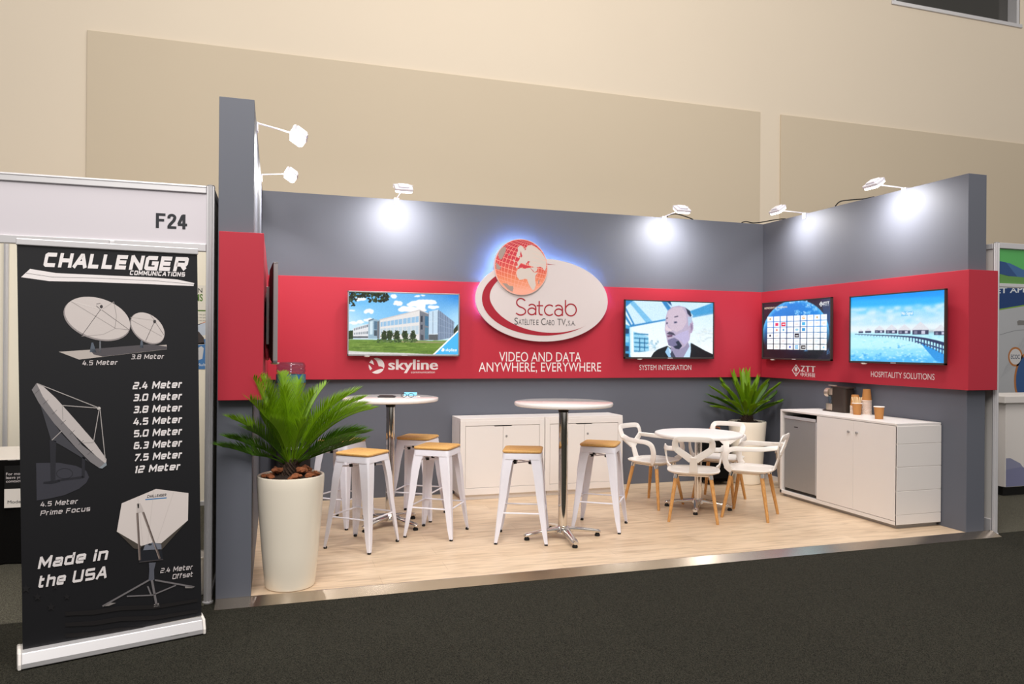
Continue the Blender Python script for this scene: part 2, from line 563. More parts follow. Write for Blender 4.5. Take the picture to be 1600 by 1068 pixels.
def stroke_text(body, t=0.2, gap=0.2, shear=0.22, space=0.55):
    """squared italic lettering, capitals 0..1 high; returns 2-D verts, faces, width"""
    V, Fc, ZS = [], [], []
    x = t / 2
    for ch in body:
        if ch == ' ':
            x += space
            continue
        w, pls = GL[ch]
        for n_, pl in enumerate(pls):
            pts = []
            for (a, b) in pl:
                hh = t / 2 + b * (1 - t)
                pts.append((x + a, hh))
            if pl[0] != pl[-1]:            # free ends of upright strokes run the full height
                for e, nb in ((0, 1), (-1, -2)):
                    dx, dy = pts[e][0] - pts[nb][0], pts[e][1] - pts[nb][1]
                    if abs(dy) > abs(dx):
                        k = t / 2 / math.hypot(dx, dy)
                        pts[e] = (pts[e][0] + dx * k, pts[e][1] + dy * k)
            v, f = stroke_poly(pts, t)
            base = len(V)
            V += [(p[0] + shear * p[1], p[1]) for p in v]
            Fc += [tuple(q + base for q in qq) for qq in f]
            ZS += [n_ * 0.00008] * len(f)
        x += w + t + gap
    return V, Fc, x - gap - t / 2, ZS

# ------------------------------------------------------------------ flat pictures (screens, prints): one mesh with a colour per polygon
def homography(src, dst):
    A = []
    for (x, y), (u, v) in zip(src, dst):
        A.append([x, y, 1, 0, 0, 0, -u * x, -u * y, -u])
        A.append([0, 0, 0, x, y, 1, -v * x, -v * y, -v])
    _, _, vt = np.linalg.svd(np.array(A, float))
    return vt[-1].reshape(3, 3)

def clip_poly(pts, cols, W, H):
    """cut a polygon (with a colour per corner) to the W x H sheet"""
    for ax, lim, sg in ((0, 0, 1), (0, W, -1), (1, 0, 1), (1, H, -1)):
        out, oc = [], []
        n = len(pts)
        for i in range(n):
            a, b = pts[i], pts[(i + 1) % n]
            ca, cb = cols[i], cols[(i + 1) % n]
            ia = (a[ax] - lim) * sg >= -1e-9
            ib = (b[ax] - lim) * sg >= -1e-9
            if ia:
                out.append(a)
                oc.append(ca)
            if ia != ib:
                t = (lim - a[ax]) / (b[ax] - a[ax])
                out.append((a[0] + (b[0] - a[0]) * t, a[1] + (b[1] - a[1]) * t))
                oc.append(tuple(x + (y - x) * t for x, y in zip(ca, cb)))
        pts, cols = out, oc
        if len(pts) < 3:
            return [], []
    return pts, cols

class Pic:
    def __init__(s, W, H, src):
        """sheet of W x H metres; src = picture coordinates of its TL, TR, BR, BL corners"""
        s.W, s.H = W, H
        s.h = homography(src, [(0, H), (W, H), (W, 0), (0, 0)])
        s.v, s.f, s.c = [], [], []
        s.z = 0.0
    def map(s, p):
        q = s.h @ np.array([p[0], p[1], 1.0])
        return (q[0] / q[2], q[1] / q[2])
    def layer(s):
        s.z += 0.0003
        return s
    def poly(s, pts, c, cols=None):
        P = [s.map(p) for p in pts]
        cc = [rgb(*k) for k in cols] if cols else [rgb(*c)] * len(P)
        P, cc = clip_poly(P, cc, s.W, s.H)
        if len(P) < 3:
            return s
        b = len(s.v)
        s.v += [(p[0], p[1], s.z) for p in P]
        s.f.append(tuple(range(b, b + len(P))))
        s.c += cc
        return s
    def ell(s, x, y, rx, ry, c, n=18, rot=0.0):
        cr_, sr_ = math.cos(rot), math.sin(rot)
        return s.poly([(x + rx * math.cos(a) * cr_ - ry * math.sin(a) * sr_, y + rx * math.cos(a) * sr_ + ry * math.sin(a) * cr_) for a in [2 * math.pi * k / n for k in range(n)]], c)
    def line(s, pts, w, c):
        v, f = stroke_poly([tuple(p) for p in pts], w)
        for q in f:
            s.poly([v[i] for i in q], c)
        return s
    def raw(s, V, Fc, c, zs=None):
        P = [s.map(p) for p in V]
        b = len(s.v)
        hz = [0.0] * len(P)
        for n_, q in enumerate(Fc):        # strokes that cross lie a hair apart
            for i in q:
                hz[i] = max(hz[i], zs[n_] if zs else 0.0)
        s.v += [(min(max(p[0], 0), s.W), min(max(p[1], 0), s.H), s.z + hz[i]) for i, p in enumerate(P)]
        for q in Fc:
            s.f.append(tuple(i + b for i in q))
        s.c += [rgb(*c)] * len(P)
        return s
    def text(s, body, p0, p1, h, c, offset=0.0, shear=0.0):
        """lettering along the base line p0 -> p1 (picture coordinates, y down), capitals h tall"""
        v, f = fit_text(body, 0, 1, 0, 1, offset, shear)
        p0, p1 = np.array(p0, float), np.array(p1, float)
        d = p1 - p0
        return s.raw([tuple(p0 + d * a + np.array([0, -h]) * b) for a, b in v], f, c)
    def stroke(s, body, p0, p1, h, c, t=0.2, gap=0.2, shear=0.22):
        v, f, w, zs = stroke_text(body, t, gap, shear)
        p0, p1 = np.array(p0, float), np.array(p1, float)
        d = (p1 - p0) / w
        return s.raw([tuple(p0 + d * a + np.array([0, -h]) * b) for a, b in v], f, c, zs)
    def build(s, name, material, origin, U, V, parent=None):
        U, V = Vector(U).normalized(), Vector(V).normalized()
        N = U.cross(V)
        O = Vector(origin)
        me = bpy.data.meshes.new(name)
        me.from_pydata([tuple(O + U * p[0] + V * p[1] + N * p[2]) for p in s.v], [], s.f)
        at = me.color_attributes.new('Col', 'FLOAT_COLOR', 'POINT')
        buf = np.ones((len(s.v), 4), dtype=np.float32)
        buf[:, :3] = np.array(s.c, dtype=np.float32)
        at.data.foreach_set('color', buf.ravel())
        me.update()
        return finish(me, name, material, parent)

class ScreenPic(Pic):
    """the same drawing calls, painted on a fine grid of coloured points (a screen's own pixels)"""
    NX, SS = 300, 2
    def __init__(s, W, H, src):
        super().__init__(W, H, src)
        s.nx = s.NX
        s.ny = int(s.NX * H / W)
        s.cw, s.ch = s.nx * s.SS, s.ny * s.SS
        s.img = np.zeros((s.ch, s.cw, 3), np.float32)
    def _fill(s, P, cols):
        X = np.array([p[0] for p in P]) / s.W * s.cw
        Y = np.array([p[1] for p in P]) / s.H * s.ch
        x0, x1 = max(0, int(X.min())), min(s.cw, int(X.max()) + 2)
        y0, y1 = max(0, int(Y.min())), min(s.ch, int(Y.max()) + 2)
        if x1 <= x0 or y1 <= y0:
            return
        gx, gy = np.meshgrid(np.arange(x0, x1) + .5, np.arange(y0, y1) + .5)
        ins = np.zeros(gx.shape, bool)
        n = len(P)
        for i in range(n):
            xa, ya, xb, yb = X[i], Y[i], X[i - 1], Y[i - 1]
            if ya == yb:
                continue
            ins ^= ((ya > gy) != (yb > gy)) & (gx < (xb - xa) * (gy - ya) / (yb - ya) + xa)
        if not ins.any():
            return
        if len(set(cols)) == 1:
            s.img[y0:y1, x0:x1][ins] = cols[0]
            return
        w = np.stack([1.0 / ((gx - X[i]) ** 2 + (gy - Y[i]) ** 2 + 1.0) for i in range(n)], -1)
        w /= w.sum(-1, keepdims=True)
        s.img[y0:y1, x0:x1][ins] = (w @ np.array(cols, np.float32))[ins]
    def poly(s, pts, c, cols=None):
        s._fill([s.map(p) for p in pts], [tuple(v / 255 for v in k) for k in (cols or [c] * len(pts))])
        return s
    def raw(s, V, Fc, c, zs=None):
        P = [s.map(p) for p in V]
        for q in Fc:
            s._fill([P[i] for i in q], [tuple(v / 255 for v in c)] * len(q))
        return s
    def soften(s, sig, quad=None, grain=0.0, seed=1):
        """blur (and grain) the whole picture, or the part inside a picture-coordinate box"""
        if quad:
            P = [s.map(p) for p in ((quad[0], quad[1]), (quad[2], quad[3]))]
            xs = sorted(int(p[0] / s.W * s.cw) for p in P)
            ys = sorted(int(p[1] / s.H * s.ch) for p in P)
            sl = (slice(max(0, ys[0]), min(s.ch, ys[1])), slice(max(0, xs[0]), min(s.cw, xs[1])))
        else:
            sl = (slice(0, s.ch), slice(0, s.cw))
        a = s.img[sl]
        r = max(1, int(sig * 2.5))
        k = np.exp(-.5 * (np.arange(-r, r + 1) / sig) ** 2)
        k /= k.sum()
        for ax in (0, 1):
            pad = [(0, 0)] * 3
            pad[ax] = (r, r)
            b = np.pad(a, pad, mode='edge')
            a = sum(k[i] * (b[i:i + a.shape[0]] if ax == 0 else b[:, i:i + a.shape[1]]) for i in range(2 * r + 1))
        if grain:
            g = np.random.RandomState(seed).randn(a.shape[0] // 3 + 1, a.shape[1] // 3 + 1)
            g = np.repeat(np.repeat(g, 3, 0), 3, 1)[:a.shape[0], :a.shape[1], None]
            a = np.clip(a + g * grain, 0, 1)
        s.img[sl] = a
        return s
    def build(s, name, material, origin, U, V, parent=None):
        U, V = Vector(U).normalized(), Vector(V).normalized()
        O = Vector(origin)
        im = s.img.reshape(s.ny, s.SS, s.nx, s.SS, 3).mean((1, 3))
        ln = np.where(im <= 0.04045, im / 12.92, ((im + 0.055) / 1.055) ** 2.4)
        xs = np.linspace(0, s.W, s.nx)
        ys = np.linspace(0, s.H, s.ny)
        verts = [tuple(O + U * x + V * y) for y in ys for x in xs]
        faces = [(j * s.nx + i, j * s.nx + i + 1, (j + 1) * s.nx + i + 1, (j + 1) * s.nx + i) for j in range(s.ny - 1) for i in range(s.nx - 1)]
        me = bpy.data.meshes.new(name)
        me.from_pydata(verts, [], faces)
        at = me.color_attributes.new('Col', 'FLOAT_COLOR', 'POINT')
        buf = np.ones((s.nx * s.ny, 4), dtype=np.float32)
        buf[:, :3] = ln.reshape(-1, 3)
        at.data.foreach_set('color', buf.ravel())
        me.update()
        return finish(me, name, material, parent)

def flat_text(name, pieces, origin, U, V, material, parent=None, depth=0.0015):
    """pieces = [(verts2d, faces)] laid on the plane origin + U x + V y"""
    U, V = Vector(U).normalized(), Vector(V).normalized()
    N = U.cross(V)
    O = Vector(origin) + N * depth
    mb = MB()
    for k, (v, f) in enumerate(pieces):
        mb.add([O + U * a + V * b + N * (k * 0.00006) for a, b in v], f)
    me = bpy.data.meshes.new(name)
    me.from_pydata(mb.v, [], mb.f)
    me.update()
    return finish(me, name, material, parent)

# ================================================================== THE SETTING
CZ = -0.0335            # carpet level (the booth's stage is z = 0)
BW, BD, BH = 5.5814, 2.7123, 2.969
TW = 0.197              # booth wall thickness
BP = 0.06               # how far the red band stands proud
ZB, ZT = 1.1774, 2.1658
def struct(o):
    o['kind'] = 'structure'
    return o

struct(MB().box(-9, 16, -9, 4.62, CZ - 0.05, CZ).build('floor', 'carpet'))
struct(MB().box(-9, -0.262, 0.0, 2.94, CZ - .001, CZ + 0.003).build('floor_left_booth', 'booth_carpet'))
struct(MB().box(5.915, 12.5, 0.0, 2.94, CZ - .001, CZ + 0.003).build('floor_right_booth', 'booth_carpet'))
# hall wall far behind the booth with two large darker panels and a window band up high
HY = 4.6
w = struct(MB().box(-9, 16, HY, HY + 0.3, CZ, 6.985).build('wall_hall', 'hall_wall'))
MB().box(-9, 9.35, HY, HY + 0.3, 6.985, 10.5).build('upper_wall', 'hall_wall', w)
MB().box(12.0, 16, HY, HY + 0.3, 6.985, 10.5).build('upper_wall', 'hall_wall', w)
MB().box(-1.886, 6.89, HY - 0.025, HY + 0.01, CZ, 4.985).build('wall_panel', 'hall_panel', w, bevel=0.004)
MB().box(7.25, 15.8, HY - 0.025, HY + 0.01, CZ, 4.985).build('wall_panel', 'hall_panel', w, bevel=0.004)
wi = struct(MB().box(9.35, 12.0, HY + 0.16, HY + 0.18, 6.985, 10.5).build('window_1', 'glass'))
MB().box(9.3, 12.05, HY - 0.02, HY + 0.2, 6.93, 6.99).build('window_sill', 'alu_post', wi, bevel=0.005)
MB().box(9.33, 9.40, HY + 0.0, HY + 0.2, 6.99, 10.5).build('window_frame', 'alu_post', wi)
MB().box(11.94, 12.01, HY + 0.0, HY + 0.2, 6.99, 10.5).build('window_frame', 'alu_post', wi)

# booth floor and its sloping aluminium edge
struct(MB().box(-TW, BW + TW, 0.0, BD + TW, CZ, 0.0).build('floor_stage', 'planks'))
e = MB()
e.loft([[Vector((x, -0.0005, 0.002)), Vector((x, -0.008, 0.002)), Vector((x, -0.0997, CZ + 0.003)), Vector((x, -0.0997, CZ)), Vector((x, -0.0005, CZ))] for x in (-TW, BW + TW + 0.075)])
struct(e.build('trim_1', 'alu'))

wl = struct(MB().box(-TW, 0, 0, BD + TW, 0, BH).build('wall_left', 'grey', bevel=0.002))
wb = struct(MB().box(0, BW, BD, BD + TW, 0, BH).build('wall_back', 'grey', bevel=0.002))
wr = struct(MB().box(BW, BW + TW, 0, BD + TW, 0, BH).build('wall_right', 'grey', bevel=0.002))
struct(MB().box(BW - 0.012, BW, 1.8, BD, 0, 0.05).build('baseboard_right', 'white'))
bl = MB().box(-TW + 0.008, BP, -BP, BD - BP, ZB, ZT).build('red_band', 'red', wl, bevel=0.002)
bb = MB().box(BP, BW - BP, BD - BP, BD, ZB, ZT).build('red_band', 'red', wb, bevel=0.002)
br = MB().box(BW - BP, BW + TW + BP, -BP, BD - BP, ZB, ZT).build('red_band', 'red', wr, bevel=0.002)

# lettering on the red bands
YB = BD - BP
def back_text(name, pieces, parent):
    return flat_text(name, pieces, (0, YB, 0), (1, 0, 0), (0, 0, 1), 'vinyl_white', parent)
back_text('slogan_lettering', [fit_text('VIDEO AND DATA', 2.335, 3.252, 1.354, 1.452, 0.0), fit_text('ANYWHERE, EVERYWHERE', 2.117, 3.486, 1.248, 1.344, 0.0)], bb)
back_text('caption_lettering', [fit_text('SYSTEM INTEGRATION', 3.947, 4.596, 1.262, 1.318)], bb)
back_text('company_lettering', [fit_text('skyline', 1.192 + d_, 1.684 + d_, 1.272, 1.372, 0.008) for d_ in (0, .004, .008)] + [fit_text('communication', 1.418, 1.66, 1.236, 1.258)], bb)
# round bird emblem beside the company lettering, traced in a 1600 x 667 sketch
def emblem(polys, x0, z0, s):
    out = []
    for pl in polys:
        out.append(([(x0 + p[0] * s, z0 - p[1] * s) for p in pl], [tuple(range(len(pl)))]))
    return out
arc = lambda cx, cy, r, a0, a1, n=14: [(cx + r * math.cos(math.radians(a0 + (a1 - a0) * k / n)), cy + r * math.sin(math.radians(a0 + (a1 - a0) * k / n))) for k in range(n + 1)]
E_CX, E_CY, E_R = 275, 285, 155
bird = [
    arc(E_CX, E_CY, E_R, -112, 22) + [(395, 310), (350, 295), (320, 295), (300, 240), (275, 185)],
    [(415, 345)] + arc(E_CX, E_CY, E_R, 30, 125) + [(300, 360), (360, 345)],
    [(180, 162), (205, 195), (228, 270), (180, 240), (132, 222)],
    [(122, 258), (160, 295), (190, 340), (152, 375), (128, 320)],
]
sk = (1.69 - 1.192) / (1500 - 505)
back_text('bird_emblem', emblem(bird, 1.192 - 505 * sk, 1.272 + 365 * sk * 0.985, sk), bb)

XR = BW - BP
def right_text(name, pieces, parent):
    # u runs from the inner corner towards the front: u = BD - y
    return flat_text(name, pieces, (XR, BD, 0), (0, -1, 0), (0, 0, 1), 'vinyl_white', parent)
right_text('caption_lettering', [fit_text('HOSPITALITY SOLUTIONS', BD - 0.976, BD - 0.263, 1.248, 1.30)], br)
u0, u1 = BD - 1.967, BD - 1.739
ztt = []
for body, a, b in (('Z', 0, .3), ('T', .34, .64), ('T', .69, 1.0)):
    ztt += [fit_text(body, u0 + (u1 - u0) * a + d_, u0 + (u1 - u0) * b + d_ - .004, 1.266, 1.327, 0.008) for d_ in (0, .004, .008)]
CJK = ['中', '天', '科', '技']
for k, ch in enumerate(CJK):
    v, f = font_mesh(ch)
    xs = [p[0] for p in v]
    ys = [p[1] for p in v]
    a = u0 + (u1 - u0) * (k * 0.255)
    b_ = a + (u1 - u0) * 0.23
    for d_ in (0, .0025):
        ztt.append(([(a + d_ + (p[0] - min(xs)) / (max(xs) - min(xs)) * (b_ - a), 1.211 + (p[1] - min(ys)) / (max(ys) - min(ys)) * 0.045) for p in v], f))
right_text('company_lettering', ztt, br)
dm = []
ec, ez = BD - 2.04, 1.275
ring_o = [(ec, ez + .06), (ec + .062, ez), (ec, ez - .06), (ec - .062, ez)]
v, f = stroke_poly([ring_o[0], ring_o[1], ring_o[2], ring_o[3], ring_o[0]], 0.011)
dm.append((v, f))
dm.append(([(ec + .022 * math.cos(a), ez + .012 + .024 * math.sin(a)) for a in [2 * math.pi * k / 20 for k in range(20)]], [tuple(range(20))]))
v, f = stroke_poly([(ec - .012, ez - .03), (ec + .012, ez - .03)], 0.010)
dm.append((v, f))
right_text('diamond_emblem', dm, br)

# ================================================================== LIT SIGN
sg = thing('oval_sign', 'white oval logo sign with red globe and blue halo on the back wall', 'sign', (2.797, YB, 1.998))
SF = -0.06                # face of the sign, in the sign's frame (y towards the room is negative)
A_, B_ = 0.735, 0.434
ov = [(A_ * math.cos(2 * math.pi * k / 96), B_ * math.sin(2 * math.pi * k / 96)) for k in range(96)]
GX, GZ, GR = -0.254, 0.332, 0.290
MB().loft([[Vector((x, y, z)) for x, z in ov] for y in (-0.035, SF)]).build('oval_board', 'sign_face', sg, smooth=40)
MB().loft([[Vector((GX + (GR) * math.cos(2 * math.pi * k / 72), y, GZ + (GR) * math.sin(2 * math.pi * k / 72))) for k in range(72)] for y in (-0.036, SF - 0.02)]).build('globe_board', 'sign_face', sg, smooth=40)
# spacers that hold the board off the wall
for sx, sz in ((-0.5, 0.0), (0.5, 0.0), (0.0, -0.3), (0.0, 0.15)):
    MB().tube([(sx, 0.0, sz), (sx, -0.036, sz)], 0.014, 10).build('spacer', 'alu_post', sg, smooth=40)
# blue light strip round the upper half, behind the board
strip = []
for k in range(0, 101):
    a = math.radians(200 - 2.1 * k)
    strip.append((A_ * 0.93 * math.cos(a), B_ * 0.93 * math.sin(a)))
led = MB()
run = [p for p in strip if (p[0] - GX) ** 2 + (p[1] - GZ) ** 2 > (GR * 0.9) ** 2]
left = [p for p in run if p[0] < GX]
right = [p for p in run if p[0] > GX]
a0 = math.atan2(left[-1][1] - GZ, left[-1][0] - GX)
a1 = math.atan2(right[0][1] - GZ, right[0][0] - GX)
if a0 < a1: a0 += 2 * math.pi
top = [(GX + GR * .9 * math.cos(a0 + (a1 - a0) * k / 30), GZ + GR * .9 * math.sin(a0 + (a1 - a0) * k / 30)) for k in range(1, 30)]
path = left + top + right
v, f = stroke_poly(path, 0.016)
led.add([(p[0], -0.031, p[1]) for p in v], f)
led.add([(p[0], -0.034, p[1]) for p in v], f)
led.build('light_strip', 'led_blue', sg)
# red swoosh
sw_v, sw_f = [], []
N_ = 60
for k in range(N_ + 1):
    th = 98 + (316 - 98) * k / N_
    a = math.radians(th)
    th_ = 0.004 + 0.088 * max(0.0, math.sin(math.pi * (th - 98) / (316 - 98))) ** 1.25 * (1.0 if th < 200 else max(0.0, 1 - (th - 200) / 190))
    if th > 300: th_ *= (316 - th) / 16
    x, z = 0.668 * math.cos(a), 0.372 * math.sin(a)
    n = Vector((math.cos(a) / 0.668, math.sin(a) / 0.372)).normalized()
    sw_v += [(x, z), (x - n.x * th_, z - n.y * th_)]
    if k: sw_f.append((2 * k - 2, 2 * k - 1, 2 * k + 1, 2 * k))
flat_text('red_swoosh', [(sw_v, sw_f)], (0, SF, 0), (1, 0, 0), (0, 0, 1), 'sign_red', sg)
flat_text('red_tail', [([(0.03, 0.374), (0.135, 0.372), (0.03, 0.383)], [(0, 1, 2)])], (0, SF, 0), (1, 0, 0), (0, 0, 1), 'sign_red', sg)
def name_strokes():
    """Satcab in thin round monoline letters, traced in a 1339 px sketch of the sign"""
    el = lambda cx, cy, rx, ry, a0=0, a1=360, n=28: [(cx + rx * math.cos(math.radians(a0 + (a1 - a0) * k / n)), cy + ry * math.sin(math.radians(a0 + (a1 - a0) * k / n))) for k in range(n + 1)]
    sp = lambda pts: [(p.x, p.y) for p in spline([(q[0], q[1], 0) for q in pts], 6)]
    cl = lambda pl: pl[:-1] + [pl[0]]
    L = [sp([(512, 548), (490, 533), (463, 533), (446, 552), (448, 578), (468, 596), (495, 607), (514, 626), (512, 648), (490, 662), (464, 662), (440, 648)]),
         cl(el(566, 634, 31, 27)), sp([(540, 587), (562, 577), (586, 584), (597, 606), (597, 640), (597, 664)]),
         sp([(624, 550), (624, 600), (624, 640), (632, 660), (652, 662)]), [(604, 588), (656, 588)],
         el(708, 624, 40, 42, -48, -312),
         cl(el(783, 642, 32, 28)), sp([(755, 593), (778, 583), (802, 590), (813, 612), (813, 646), (813, 671)]),
         [(838, 540), (838, 630)], cl(el(883, 622, 45, 49))]
    out = []
    for pl in L:
        q = []
        for x, y in pl:
            px, py = 720 + x * 260 / 1339, 363 + y * 174 / 896
            q.append((2.478 + (px - 803) * .00709 - 2.797, 2.006 - (py - 466) * .0066 + (px - 804) * .000146 - 1.998))
        out.append(stroke_poly(q, .0135))
    return out
flat_text('name_lettering', name_strokes(), (0, SF, 0), (1, 0, 0), (0, 0, 1), 'sign_red', sg)
sub = []
xx = 2.478 - 2.797
base = 1.737 - 1.998
for body, wdt, hh in (('S', .045, .07), ('ATÉLITE', .185, .053), (None, .012, 0), ('E', .03, .053), (None, .022, 0), ('C', .055, .07), ('ABO', .10, .053), (None, .026, 0), ('TV,', .115, .07), (None, .006, 0), ('S.A.', .092, .05)):
    if body:
        sub.append(fit_text(body, xx, xx + wdt - 0.006, base, base + hh, -0.002))
    xx += wdt
flat_text('tagline_lettering', sub, (0, SF, 0), (1, 0, 0), (0, 0, 1), 'sign_grey', sg)

# globe print: graticule cells and land masses, traced in a 1068 px sketch of the globe
gp = Pic(2 * GR, 2 * GR, [(78, 103), (982, 103), (982, 1025), (78, 1025)])
GCX, GCY, GRX, GRY = 530, 564, 448, 457
gp.ell(GCX, GCY, GRX, GRY, (238, 168, 150), 72)
gp.layer()
lat0, lon0, tilt = math.radians(2), math.radians(18), math.radians(14)
def gproj(la, lo):
    la, lo = math.radians(la), math.radians(lo) - lon0
    x = math.cos(la) * math.sin(lo)
    y = math.cos(lat0) * math.sin(la) - math.sin(lat0) * math.cos(la) * math.cos(lo)
    z = math.sin(lat0) * math.sin(la) + math.cos(lat0) * math.cos(la) * math.cos(lo)
    xr = x * math.cos(tilt) + y * math.sin(tilt)
    yr = -x * math.sin(tilt) + y * math.cos(tilt)
    return GCX + GRX * 0.985 * xr, GCY - GRY * 0.985 * yr, z
def sea(y):
    t = min(1, max(0, (y - 150) / 800))
    stops = [(0, (186, 38, 58)), (.38, (200, 54, 68)), (.6, (214, 96, 74)), (.78, (226, 132, 92)), (1, (238, 168, 144))]
    for (a, ca), (b, cb) in zip(stops, stops[1:]):
        if t <= b:
            q = (t - a) / (b - a)
            return tuple(x + (y_ - x) * q for x, y_ in zip(ca, cb))
    return stops[-1][1]
for la in range(-80, 90, 10):
    for lo in range(-180, 180, 10):
        g_ = 0.55
        q = [gproj(la + g_, lo + g_), gproj(la + g_, lo + 10 - g_), gproj(la + 10 - g_, lo + 10 - g_), gproj(la + 10 - g_, lo + g_)]
        if min(p[2] for p in q) < 0.03:
            continue
        gp.poly([p[:2] for p in q], (0, 0, 0), [sea(p[1]) for p in q])
gp.layer()
LAND = (206, 194, 186)
LAND2 = (160, 140, 132)
for pl, c in (
    ([(455, 400), (440, 375), (470, 300), (465, 245), (510, 205), (550, 225), (570, 260), (600, 250), (640, 205), (700, 190), (760, 215), (850, 280), (920, 370), (955, 450), (955, 560), (925, 610), (890, 560), (850, 545), (800, 555), (760, 560), (700, 540), (660, 530), (650, 480), (610, 500), (600, 530), (560, 500), (520, 500), (480, 560), (440, 590), (435, 550), (470, 540), (460, 490), (500, 440), (520, 380), (490, 390), (480, 420)], LAND),
    ([(470, 600), (520, 580), (590, 590), (640, 575), (680, 570), (740, 640), (770, 650), (810, 640), (770, 700), (765, 760), (780, 850), (750, 930), (720, 930), (690, 890), (650, 820), (630, 760), (600, 750), (540, 770), (500, 775), (460, 730), (445, 660)], LAND),
    ([(680, 570), (760, 555), (810, 570), (790, 620), (750, 635)], LAND),
    ([(150, 330), (200, 260), (260, 240), (270, 300), (245, 360), (200, 450), (165, 455), (140, 400)], LAND2),
    ([(100, 500), (165, 560), (190, 590), (160, 620), (110, 610)], LAND2),
    ([(210, 840), (280, 840), (330, 880), (390, 880), (400, 920), (380, 975), (300, 930)], LAND2),
    ([(395, 430), (410, 455), (425, 490), (398, 480)], LAND), ([(305, 360), (340, 355), (335, 385), (308, 380)], LAND2),
    ([(820, 770), (842, 765), (835, 830), (820, 830)], LAND2)):
    gp.poly(pl, c)
gp.layer()
for pl in ([(505, 350), (520, 300), (530, 340), (545, 380), (530, 410), (515, 390)], [(500, 530), (560, 520), (600, 545), (665, 535), (670, 555), (590, 585), (540, 560), (490, 585)], [(620, 500), (640, 460), (680, 470), (650, 490)], [(680, 575), (690, 575), (750, 635), (740, 640)], [(580, 275), (600, 250), (610, 265), (590, 285)]):
    gp.poly(pl, (196, 52, 66))
for la in range(0, 80, 10):
    prev = None
    for lo in range(-10, 120, 10):
        p = gproj(la, lo)
        if prev and p[2] > .05 and prev[2] > .05 and prev[0] > 680:
            gp.line([prev[:2], p[:2]], 3, (236, 190, 172))
        prev = p
gp.build('globe_print', 'print_matt', (GX - GR, SF - 0.021, GZ - GR), (1, 0, 0), (0, 0, 1), sg)

# ================================================================== TELEVISIONS
# each screen: frame and picture built in a local frame: u along the screen, z up, the front at y = 0 facing -y
def television(name, label, loc, rotz, W, H, bezel, pic_fn, group=None, depth=0.05, gap=0.022):
    t = thing(name, label, 'television', loc, rotz, group)
    b = 0.012
    fr = MB()
    fr.box(-W / 2, W / 2, 0, 0.028, 0, b + 0.006)
    fr.box(-W / 2, W / 2, 0, 0.028, H - b, H)
    fr.box(-W / 2, -W / 2 + b, 0, 0.028, 0, H)
    fr.box(W / 2 - b, W / 2, 0, 0.028, 0, H)
    fr.build('bezel', bezel, t, bevel=0.002)
    bk = MB()
    i = 0.004
    bk.loft([[Vector((sx * (W / 2 - q), y, zz)) for sx, zz in ((-1, q), (1, q), (1, H - q), (-1, H - q))] for y, q in ((0.012, i), (0.032, i), (depth, 0.05))])
    bk.build('back_cover', 'black', t, bevel=0.002)
    p = pic_fn(W - 2 * b, H - 2 * b - 0.006)
    p.build('screen', 'screen', (-W / 2 + b, 0.0105, b + 0.006), (1, 0, 0), (0, 0, 1), t)
    MB().box(-0.2, 0.2, depth - 0.002, depth + gap, H * .32, H * .68).build('wall_bracket', 'black', t, bevel=0.003)
    MB().lathe([(0.002, -0.012), (0.022, -0.010), (0.028, -0.003), (0.028, 0.001)], (-W * 0.33, 0.012, 0), 16).build('sensor_lens', 'white_plastic', t, smooth=50)
    MB().box(-0.03, 0.03, -0.0006, 0.001, 0.004, 0.012).build('maker_badge', 'alu_post', t)
    return t

